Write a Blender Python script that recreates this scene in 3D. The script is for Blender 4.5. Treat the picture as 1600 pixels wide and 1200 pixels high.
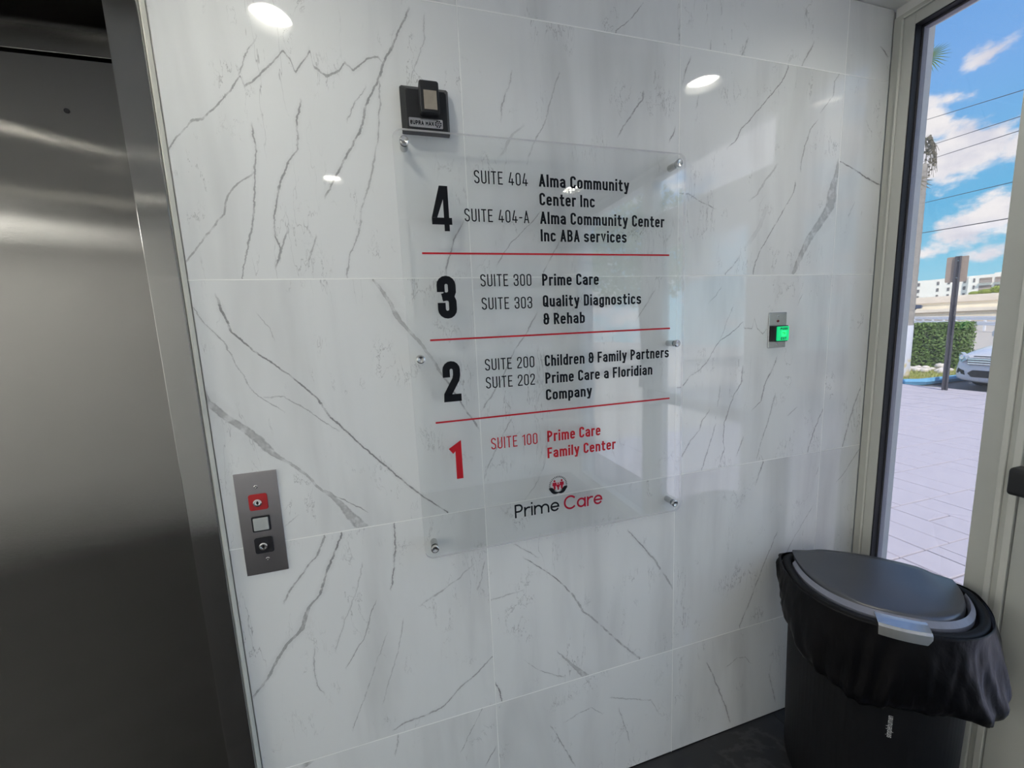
import bpy, bmesh, math, random
from mathutils import Vector, Matrix, Euler, noise as mnoise
PI = math.pi
scene = bpy.context.scene
for o in list(bpy.data.objects): bpy.data.objects.remove(o)
C = scene.collection

# ------------------------------------------------------------------ camera
cam_d = bpy.data.cameras.new('camera'); cam = bpy.data.objects.new('camera', cam_d); C.objects.link(cam)
cam_d.sensor_fit = 'HORIZONTAL'; cam_d.sensor_width = 36.0
cam_d.lens = 623.704 * 36.0 / 1600.0
cam_d.clip_start = 0.02; cam_d.clip_end = 1000
cR = Vector((0.95928969, -0.27896977, -0.04403592)); cU = Vector((0.08062047, 0.12105514, 0.98936646)); cF = Vector((0.27067256, 0.95263924, -0.13861762))
mw = Matrix((cR, cU, -cF)).transposed().to_4x4(); mw.translation = Vector((-0.19342932, -0.99974344, 1.46416337))
cam.matrix_world = mw
scene.camera = cam

# ------------------------------------------------------------------ exposure
vs = scene.view_settings
scene.display_settings.display_device = 'sRGB'
vs.view_transform = 'Standard'; vs.look = 'None'; vs.gamma = 1.0; vs.use_curve_mapping = False
vs.exposure = EXPOSURE = 0.48
LAMP = 88.0          # radiance of the recessed ceiling lights
SKY = 1.85
SUN = 6.0

# ------------------------------------------------------------------ node helpers
class NT:
    def __init__(s, nt): s.nt = nt; s.n = nt.nodes; s.l = nt.links
    def node(s, t, **kw):
        n = s.n.new(t)
        for k, v in kw.items(): setattr(n, k, v)
        return n
    def put(s, sock, v):
        if isinstance(v, bpy.types.NodeSocket): s.l.new(v, sock)
        elif v is not None: sock.default_value = v
    def math(s, op, a, b=None, c=None, clamp=False):
        n = s.node('ShaderNodeMath', operation=op); n.use_clamp = clamp
        s.put(n.inputs[0], a)
        if b is not None: s.put(n.inputs[1], b)
        if c is not None: s.put(n.inputs[2], c)
        return n.outputs[0]
    def mix(s, f, a, b):
        n = s.node('ShaderNodeMix', data_type='RGBA')
        s.put(n.inputs[0], f); s.put(n.inputs[6], a); s.put(n.inputs[7], b)
        return n.outputs[2]
    def smooth(s, v, a, b, lo=0.0, hi=1.0):
        n = s.node('ShaderNodeMapRange', interpolation_type='SMOOTHSTEP')
        s.put(n.inputs[0], v); s.put(n.inputs[1], a); s.put(n.inputs[2], b); s.put(n.inputs[3], lo); s.put(n.inputs[4], hi)
        return n.outputs[0]
    def noise(s, vec, scale, detail=3, rough=0.5, dist=0.0):
        n = s.node('ShaderNodeTexNoise'); s.put(n.inputs['Vector'], vec)
        n.inputs['Scale'].default_value = scale; n.inputs['Detail'].default_value = detail
        n.inputs['Roughness'].default_value = rough; n.inputs['Distortion'].default_value = dist
        return n.outputs['Fac']
    def mapping(s, vec, loc=(0,0,0), rot=(0,0,0), scale=(1,1,1)):
        n = s.node('ShaderNodeMapping'); s.put(n.inputs[0], vec)
        n.inputs[1].default_value = loc; n.inputs[2].default_value = rot; n.inputs[3].default_value = scale
        return n.outputs[0]
    def objco(s): return s.node('ShaderNodeTexCoord').outputs['Object']
    def bump(s, h, strength=0.2, dist=0.01):
        n = s.node('ShaderNodeBump'); s.put(n.inputs['Height'], h)
        n.inputs['Strength'].default_value = strength; n.inputs['Distance'].default_value = dist
        return n.outputs[0]

def newmat(name):
    m = bpy.data.materials.new(name); m.use_nodes = True
    nt = NT(m.node_tree); p = nt.n['Principled BSDF']
    return m, nt, p
def c4(c): return (c[0], c[1], c[2], 1.0)
def srgb(r, g, b):
    f = lambda v: (v/255/12.92) if v/255 <= 0.04045 else ((v/255+0.055)/1.055)**2.4
    return (f(r), f(g), f(b))
def simple(name, col, rough=0.5, metal=0.0, var=0.06, scale=20, bump=0.0, spec=0.5, coat=0.0):
    m, nt, p = newmat(name)
    co = nt.objco(); nz = nt.noise(co, scale, 4)
    a = tuple(max(0, x*(1-var)) for x in col); b = tuple(min(1, x*(1+var)) for x in col)
    nt.put(p.inputs['Base Color'], nt.mix(nz, c4(a), c4(b)))
    p.inputs['Roughness'].default_value = rough; p.inputs['Metallic'].default_value = metal
    p.inputs['Specular IOR Level'].default_value = spec
    p.inputs['Coat Weight'].default_value = coat
    if bump: nt.put(p.inputs['Normal'], nt.bump(nz, bump, 0.004))
    return m

# ------------------------------------------------------------------ sky
w = bpy.data.worlds.new('sky'); scene.world = w; w.use_nodes = True
nt = NT(w.node_tree); bg = nt.n['Background']
dirv = nt.node('ShaderNodeTexCoord').outputs['Generated']
sx = nt.node('ShaderNodeSeparateXYZ'); nt.put(sx.inputs[0], dirv)
az = nt.math('MULTIPLY', nt.math('ARCTAN2', sx.outputs[1], sx.outputs[0]), 180/PI)
el = nt.math('MULTIPLY', nt.math('ARCSINE', sx.outputs[2]), 180/PI)
cr = nt.node('ShaderNodeValToRGB')
e = cr.color_ramp.elements
e[0].position = 0.0; e[0].color = c4(srgb(176, 224, 244)); e[1].position = 1.0; e[1].color = c4(srgb(62, 118, 205))
for pos, c in ((0.06, srgb(140, 208, 240)), (0.13, srgb(108, 188, 236)), (0.28, srgb(122, 178, 244)), (0.5, srgb(98, 158, 234))):
    k = e.new(pos); k.color = c4(c)
nt.put(cr.inputs[0], nt.math('DIVIDE', el, 75.0))
comb = nt.node('ShaderNodeCombineXYZ'); nt.put(comb.inputs[0], az); nt.put(comb.inputs[1], nt.math('MULTIPLY', el, 1.5))
fine = nt.noise(comb.outputs[0], 0.42, 6, 0.6)
def blob(a, e_, sa, se, tilt=0.0, k=1.0):
    dx = nt.math('SUBTRACT', az, a); dy = nt.math('SUBTRACT', el, e_)
    c_, s_ = math.cos(tilt), math.sin(tilt)
    u = nt.math('DIVIDE', nt.math('ADD', nt.math('MULTIPLY', dx, c_), nt.math('MULTIPLY', dy, s_)), sa)
    v = nt.math('DIVIDE', nt.math('SUBTRACT', nt.math('MULTIPLY', dy, c_), nt.math('MULTIPLY', dx, s_)), se)
    r = nt.math('SQRT', nt.math('ADD', nt.math('MULTIPLY', u, u), nt.math('MULTIPLY', v, v)))
    return nt.math('MULTIPLY', nt.math('SUBTRACT', 1.0, r), k)
acc = None
for bl in ((25.6, 20.9, 2.6, 0.95, -0.42, .55), (29.9, 16.6, 2.5, 3.2, 0.0, 1.0), (27.6, 13.7, 5.2, 2.7, -0.16, 1.0), (22.0, 13.6, 4.0, 1.9, -0.2, .8),
           (28.0, 18.3, 1.3, .8, 0, .3), (25.0, 7.8, 3.6, 2.3, -0.33, .9), (28.6, 5.6, 2.2, 1.0, -.2, .35), (24.5, 4.6, 3.0, 1.1, 0.0, .4)):
    v_ = blob(*bl); acc = v_ if acc is None else nt.math('MAXIMUM', acc, v_)
base = nt.math('SUBTRACT', nt.noise(nt.mapping(dirv, scale=(1, 1, 2.2)), 2.6, 6, 0.55), 0.46)
base = nt.math('MULTIPLY', base, 3.0)
away = nt.smooth(nt.math('ABSOLUTE', nt.math('SUBTRACT', az, 26.5)), 5.5, 11.0)
high = nt.smooth(el, 26.0, 34.0)
away = nt.math('MAXIMUM', away, high)
base = nt.math('SUBTRACT', nt.math('MULTIPLY', base, away), nt.math('SUBTRACT', 1.0, away))
dens = nt.math('ADD', nt.math('MAXIMUM', acc, base), nt.math('MULTIPLY', nt.math('SUBTRACT', fine, 0.5), 1.5))
cl = nt.smooth(dens, 0.0, 0.42)
shade = nt.smooth(nt.noise(comb.outputs[0], 0.22, 4, 0.6), 0.35, 0.75)
cc = nt.mix(shade, c4(srgb(250, 248, 252)), c4(srgb(214, 216, 234)))
nt.put(bg.inputs[0], nt.mix(cl, cr.outputs[0], cc)); bg.inputs[1].default_value = SKY
# ------------------------------------------------------------------ sun
sd = bpy.data.lights.new('sun', 'SUN'); sd.energy = SUN; sd.angle = 0.01; sd.color = (1.0, 0.95, 0.87)
so = bpy.data.objects.new('sun', sd); C.objects.link(so)
sdir = Vector((0.30, 0.80, -1.05)).normalized()      # light travels away from us, over the building
so.rotation_euler = sdir.to_track_quat('-Z', 'Y').to_euler(); so.location = (0, -10, 20)

# ------------------------------------------------------------------ mesh helpers
def link(name, me, mat, parent=None):
    o = bpy.data.objects.new(name, me); C.objects.link(o)
    if mat is not None:
        for m_ in (mat if isinstance(mat, (list, tuple)) else [mat]): me.materials.append(m_)
    if parent: o.parent = parent
    return o
def frombm(name, bm, mat, parent=None, smooth=False, bevel=0.0, seg=2):
    me = bpy.data.meshes.new(name); bmesh.ops.recalc_face_normals(bm, faces=bm.faces)
    bm.to_mesh(me); bm.free()
    if smooth:
        me.polygons.foreach_set('use_smooth', [True]*len(me.polygons))
    o = link(name, me, mat, parent)
    if bevel:
        b = o.modifiers.new('bevel', 'BEVEL'); b.width = bevel; b.segments = seg; b.limit_method = 'ANGLE'; b.angle_limit = 0.6; b.harden_normals = False
    return o
def box(bm, x0, x1, y0, y1, z0, z1, mi=0):
    vs_ = [bm.verts.new((x, y, z)) for x in (x0, x1) for y in (y0, y1) for z in (z0, z1)]
    for f in ((0,1,3,2), (4,6,7,5), (0,4,5,1), (2,3,7,6), (0,2,6,4), (1,5,7,3)):
        fc = bm.faces.new([vs_[i] for i in f]); fc.material_index = mi
    return vs_
def boxobj(name, b, mat, parent=None, bevel=0.0):
    bm = bmesh.new(); box(bm, *b); return frombm(name, bm, mat, parent, bevel=bevel)
def boxes(name, bs, mat, parent=None, bevel=0.0):
    bm = bmesh.new()
    for b in bs: box(bm, *b)
    return frombm(name, bm, mat, parent, bevel=bevel)
def tube(bm, pts, r, n=8, cap=True):
    pts = [Vector(p) for p in pts]; rings = []
    for i, p in enumerate(pts):
        t = (pts[min(i+1, len(pts)-1)] - pts[max(i-1, 0)]).normalized()
        a = t.orthogonal().normalized() if i == 0 else (a_prev - t*a_prev.dot(t)).normalized()
        a_prev = a; b_ = t.cross(a); rr = r[i] if isinstance(r, (list, tuple)) else r
        rings.append([bm.verts.new(p + (a*math.cos(2*PI*k/n) + b_*math.sin(2*PI*k/n))*rr) for k in range(n)])
    for i in range(len(rings)-1):
        for k in range(n): bm.faces.new((rings[i][k], rings[i][(k+1) % n], rings[i+1][(k+1) % n], rings[i+1][k]))
    if cap: bm.faces.new(rings[0][::-1]); bm.faces.new(rings[-1])
def lathe(bm, prof, origin, axis, n=24):
    """prof: list of (radius, distance along axis)"""
    ax = Vector(axis).normalized(); a = ax.orthogonal().normalized(); b_ = ax.cross(a); o = Vector(origin); rings = []
    for r, d in prof:
        if r < 1e-6: rings.append([bm.verts.new(o + ax*d)])
        else: rings.append([bm.verts.new(o + ax*d + (a*math.cos(2*PI*k/n) + b_*math.sin(2*PI*k/n))*r) for k in range(n)])
    for i in range(len(rings)-1):
        A, B = rings[i], rings[i+1]
        for k in range(n):
            k2 = (k+1) % n
            if len(A) == 1 and len(B) == 1: continue
            if len(A) == 1: bm.faces.new((A[0], B[k2], B[k]))
            elif len(B) == 1: bm.faces.new((A[k], A[k2], B[0]))
            else: bm.faces.new((A[k], A[k2], B[k2], B[k]))
def prism(bm, poly, fn, d0, d1, mi=0):
    """poly 2D extruded between d0 and d1; fn(u,v,d)->xyz"""
    a = [bm.verts.new(fn(u, v, d0)) for u, v in poly]; b_ = [bm.verts.new(fn(u, v, d1)) for u, v in poly]; n = len(poly)
    f = bm.faces.new(a); f.material_index = mi; f = bm.faces.new(b_[::-1]); f.material_index = mi
    for i in range(n):
        f = bm.faces.new((a[i], a[(i+1) % n], b_[(i+1) % n], b_[i])); f.material_index = mi
def rrect(x0, x1, y0, y1, r, n=6):
    pts = []
    for cx, cy, a0 in ((x1-r, y1-r, 0), (x0+r, y1-r, 90), (x0+r, y0+r, 180), (x1-r, y0+r, 270)):
        for i in range(n+1):
            a = math.radians(a0 + 90*i/n); pts.append((cx + r*math.cos(a), cy + r*math.sin(a)))
    return pts
XZ = lambda u, v, d: (u, d, v)      # on the marble wall: u = x, v = z, d = y
def tag(o, label, cat=None, group=None, kind=None):
    if label: o['label'] = label
    if cat: o['category'] = cat
    if group: o['group'] = group
    if kind: o['kind'] = kind
    return o
def thing(name, label, cat, loc=(0, 0, 0), group=None, kind=None, rz=0.0):
    o = bpy.data.objects.new(name, None); C.objects.link(o); o.location = loc; o.rotation_euler = (0, 0, rz)
    o.empty_display_size = 0.1
    return tag(o, label, cat, group, kind)
def place(child, parent):       # child geometry was written in world space
    child.parent = parent
    child.matrix_parent_inverse = (Matrix.Translation(parent.location) @ Euler(parent.rotation_euler).to_matrix().to_4x4()).inverted()
    return child

# ------------------------------------------------------------------ materials
M = {}
M['grout'] = simple('grout', (0.93, 0.94, 0.92), 0.7)
M['white_paint'] = simple('white_paint', (0.80, 0.80, 0.78), 0.55, bump=0.05)
M['ceiling_paint'] = simple('ceiling_paint', (0.86, 0.86, 0.84), 0.7)
M['caulk'] = simple('caulk', (0.72, 0.70, 0.60), 0.6)
M['aluminium'] = simple('white_aluminium', (0.50, 0.51, 0.475), 0.42, var=0.05, scale=9)
M['aluminium_light'] = simple('light_aluminium', (0.62, 0.625, 0.58), 0.35, var=0.04, scale=9)
M['aluminium_out'] = simple('shaded_outer_aluminium', (0.36, 0.35, 0.40), 0.5, var=0.25, scale=300)  # shade of the outer reveal put into a lavender-grey aluminium colour
M['gasket'] = simple('black_rubber', (0.006, 0.006, 0.010), 0.6)
M['black_plastic'] = simple('black_plastic', (0.009, 0.010, 0.012), 0.45, var=0.2, scale=120, bump=0.04)
M['bin_body'] = simple('bin_black_plastic', (0.005, 0.0055, 0.007), 0.6, var=0.2, scale=200, bump=0.03, spec=0.25)
M['black_ink'] = simple('black_vinyl', (0.006, 0.007, 0.010), 0.6, spec=0.15)
M['red_ink'] = simple('red_vinyl', (0.50, 0.016, 0.026), 0.6, spec=0.15)
M['logo_red'] = simple('logo_red_vinyl', (0.42, 0.012, 0.035), 0.6, spec=0.15)
M['red_plastic'] = simple('red_plastic', (0.42, 0.018, 0.022), 0.35)
M['silver'] = simple('silver_metal', (0.58, 0.58, 0.57), 0.24, 1.0, var=0.08, scale=60)
M['chrome'] = simple('polished_metal', (0.78, 0.78, 0.78), 0.12, 1.0)
M['tan_metal'] = simple('dull_tan_metal', (0.42, 0.37, 0.30), 0.45, 0.6, var=0.18, scale=60)
M['grey_lens'] = simple('grey_plastic_lens', (0.42, 0.44, 0.43), 0.35, var=0.1, scale=80)
M['band_grey'] = simple('blue_grey_plastic', (0.20, 0.21, 0.26), 0.35, var=0.08, scale=60)

def brushed(name, col, rough, aniso, var=0.05, bumpy=0.0, rotn=0.0):
    m, nt, p = newmat(name)
    co = nt.objco()
    g = nt.noise(nt.mapping(co, scale=(700, 700, 6)), 1.0, 3, 0.6)
    s2 = nt.noise(co, 2.2, 3, 0.6); sm = nt.noise(co, 14, 4, 0.6)
    k = nt.math('ADD', nt.math('MULTIPLY', g, 0.5), nt.math('MULTIPLY', s2, 0.5))
    nt.put(p.inputs['Base Color'], nt.mix(k, c4([x*(1-var) for x in col]), c4([min(1, x*(1+var)) for x in col])))
    p.inputs['Metallic'].default_value = 1.0
    nt.put(p.inputs['Roughness'], nt.smooth(s2, 0.3, 0.75, rough*0.96, rough*1.05))
    p.inputs['Anisotropic'].default_value = aniso
    t = nt.node('ShaderNodeTangent', direction_type='RADIAL', axis='Z'); nt.put(p.inputs['Tangent'], t.outputs[0])
    if bumpy: nt.put(p.inputs['Normal'], nt.bump(g, bumpy, 0.0006))
    p.inputs['Anisotropic Rotation'].default_value = rotn
    return m
def grained(name, col, rough, spread):
    # vertical hairline grain: facet normals fan out sideways only
    m, nt, p = newmat(name); co = nt.objco(); sp = nt.node('ShaderNodeSeparateXYZ'); nt.put(sp.inputs[0], co)
    cb = nt.node('ShaderNodeCombineXYZ'); nt.put(cb.inputs[0], nt.math('MULTIPLY', sp.outputs[0], 16000)); nt.put(cb.inputs[2], nt.math('MULTIPLY', sp.outputs[2], 300))
    g = nt.noise(cb.outputs[0], 1.0, 2, .6); s2 = nt.noise(co, 2.0, 3, .6)
    nt.put(p.inputs['Base Color'], nt.mix(s2, c4([x*.93 for x in col]), c4([x*1.07 for x in col])))
    p.inputs['Metallic'].default_value = 1.0; nt.put(p.inputs['Roughness'], nt.smooth(s2, .3, .7, rough*.95, rough*1.08))
    p.inputs['Anisotropic'].default_value = 0.95; t = nt.node('ShaderNodeTangent', direction_type='RADIAL', axis='Z'); nt.put(p.inputs['Tangent'], t.outputs[0])
    off = nt.node('ShaderNodeCombineXYZ'); nt.put(off.inputs[0], nt.math('MULTIPLY', nt.math('SUBTRACT', g, .5), spread))
    geo = nt.node('ShaderNodeNewGeometry'); ad = nt.node('ShaderNodeVectorMath', operation='ADD'); nt.put(ad.inputs[0], geo.outputs['Normal']); nt.put(ad.inputs[1], off.outputs[0])
    no = nt.node('ShaderNodeVectorMath', operation='NORMALIZE'); nt.put(no.inputs[0], ad.outputs[0]); nt.put(p.inputs['Normal'], no.outputs[0])
    return m
M['door_steel'] = grained('brushed_stainless_door', (0.21, 0.207, 0.20), 0.125, 1.8)
M['jamb_steel'] = grained('brushed_stainless_frame', (0.30, 0.297, 0.295), 0.12, 1.3)
M['plate_steel'] = brushed('stainless_call_plate', (0.42, 0.40, 0.41), 0.34, 0.7)

def glassmat(name, tint=(1, 1, 1), ior=1.5, rough=0.0, haze=0.0):
    m, nt, p = newmat(name); nt.n.remove(p)
    out = nt.n['Material Output']
    tr = nt.node('ShaderNodeBsdfTransparent'); tr.inputs[0].default_value = c4(tint)
    gl = nt.node('ShaderNodeBsdfGlossy'); gl.inputs['Roughness'].default_value = rough
    fr = nt.node('ShaderNodeFresnel'); ge = nt.node('ShaderNodeNewGeometry')   # same index on both faces of the sheet
    nt.put(fr.inputs[0], nt.math('ADD', ior, nt.math('MULTIPLY', ge.outputs['Backfacing'], 1/ior-ior)))
    mx = nt.node('ShaderNodeMixShader'); nt.put(mx.inputs[0], fr.outputs[0]); nt.put(mx.inputs[1], tr.outputs[0]); nt.put(mx.inputs[2], gl.outputs[0])
    res = mx.outputs[0]
    if haze:
        df = nt.node('ShaderNodeBsdfDiffuse'); df.inputs[0].default_value = (0.9, 0.9, 0.92, 1)
        tl = nt.node('ShaderNodeBsdfTranslucent'); tl.inputs[0].default_value = (0.9, 0.9, 0.92, 1)
        ad = nt.node('ShaderNodeMixShader'); ad.inputs[0].default_value = 0.5; nt.put(ad.inputs[1], df.outputs[0]); nt.put(ad.inputs[2], tl.outputs[0])
        m2 = nt.node('ShaderNodeMixShader'); m2.inputs[0].default_value = haze; nt.put(m2.inputs[1], res); nt.put(m2.inputs[2], ad.outputs[0]); res = m2.outputs[0]
    nt.put(out.inputs[0], res)
    return m
M['glass'] = glassmat('window_glass', (0.97, 0.98, 0.98), 1.5, 0.0, 0.02)
M['film_glass'] = glassmat('perforated_film_glass', (0.622, 0.618, 0.608), 1.5, 0.0, 0.02)   # the narrow window carries a perforated sun film
M['acrylic'] = glassmat('clear_acrylic', (0.985, 0.99, 0.99), 1.62)
M['acrylic_edge'] = glassmat('acrylic_edge', (0.95, 0.97, 0.97), 1.6, 0.15, 0.6)

def emit(name, col, k):
    m, nt, p = newmat(name)
    p.inputs['Base Color'].default_value = c4(col); p.inputs['Emission Color'].default_value = c4(col)
    p.inputs['Emission Strength'].default_value = k
    return m
M['lamp'] = emit('ceiling_light_lens', (1.0, 0.97, 0.87), LAMP)
M['lamp_dim'] = emit('dimmed_light_lens', (1.0, 0.97, 0.87), LAMP*0.55)  # storefront-side lights turned down to darken the right of the wall
M['fill_lit'] = emit('fill_panel_diffuser', (1.0, 0.975, 0.90), 13.0)  # glow of the added fill panels
M['green_lit'] = emit('lit_green_button', (0.0, 0.62, 0.20), 0.50)
M['green_core'] = emit('lit_green_core', (0.02, 0.95, 0.22), 0.9)
M['green_text'] = simple('dark_green_print', (0.0, 0.09, 0.035), 0.4)

# ------------------------------------------------------------------ marble tiles
def vein_group():
    g = bpy.data.node_groups.new('marble_vein', 'ShaderNodeTree')
    g.interface.new_socket('Curve', in_out='INPUT', socket_type='NodeSocketColor')
    g.interface.new_socket('Across', in_out='INPUT', socket_type='NodeSocketFloat')
    g.interface.new_socket('Jitter', in_out='INPUT', socket_type='NodeSocketFloat')
    g.interface.new_socket('Previous', in_out='INPUT', socket_type='NodeSocketFloat')
    g.interface.new_socket('Mask', in_out='OUTPUT', socket_type='NodeSocketFloat')
    t = NT(g); i = t.node('NodeGroupInput'); o = t.node('NodeGroupOutput')
    s = t.node('ShaderNodeSeparateColor'); t.put(s.inputs[0], i.outputs[0])
    d = t.math('ABSOLUTE', t.math('SUBTRACT', t.math('ADD', i.outputs[1], i.outputs[2]), s.outputs[0]))
    wd = t.math('ADD', t.math('MULTIPLY', s.outputs[1], 0.074), 0.0008)       # half width / 0.6
    r = t.math('DIVIDE', d, wd)
    core = t.smooth(r, 1.25, 0.72)
    r2 = t.math('MULTIPLY', r, r); rim = t.math('MULTIPLY_ADD', t.math('MULTIPLY', r2, r2), 0.45, 0.62)
    thin = t.smooth(wd, 0.008, 0.003)
    lvl = t.math('MAXIMUM', rim, thin)
    halo = t.math('MULTIPLY', t.smooth(r, 6.0, 0.8), 0.11)
    m = t.math('MAXIMUM', t.math('MULTIPLY', core, lvl), halo)
    t.put(o.inputs[0], t.math('MAXIMUM', i.outputs[3], t.math('MULTIPLY', m, s.outputs[2], clamp=True)))
    return g
VG = vein_group()
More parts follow.
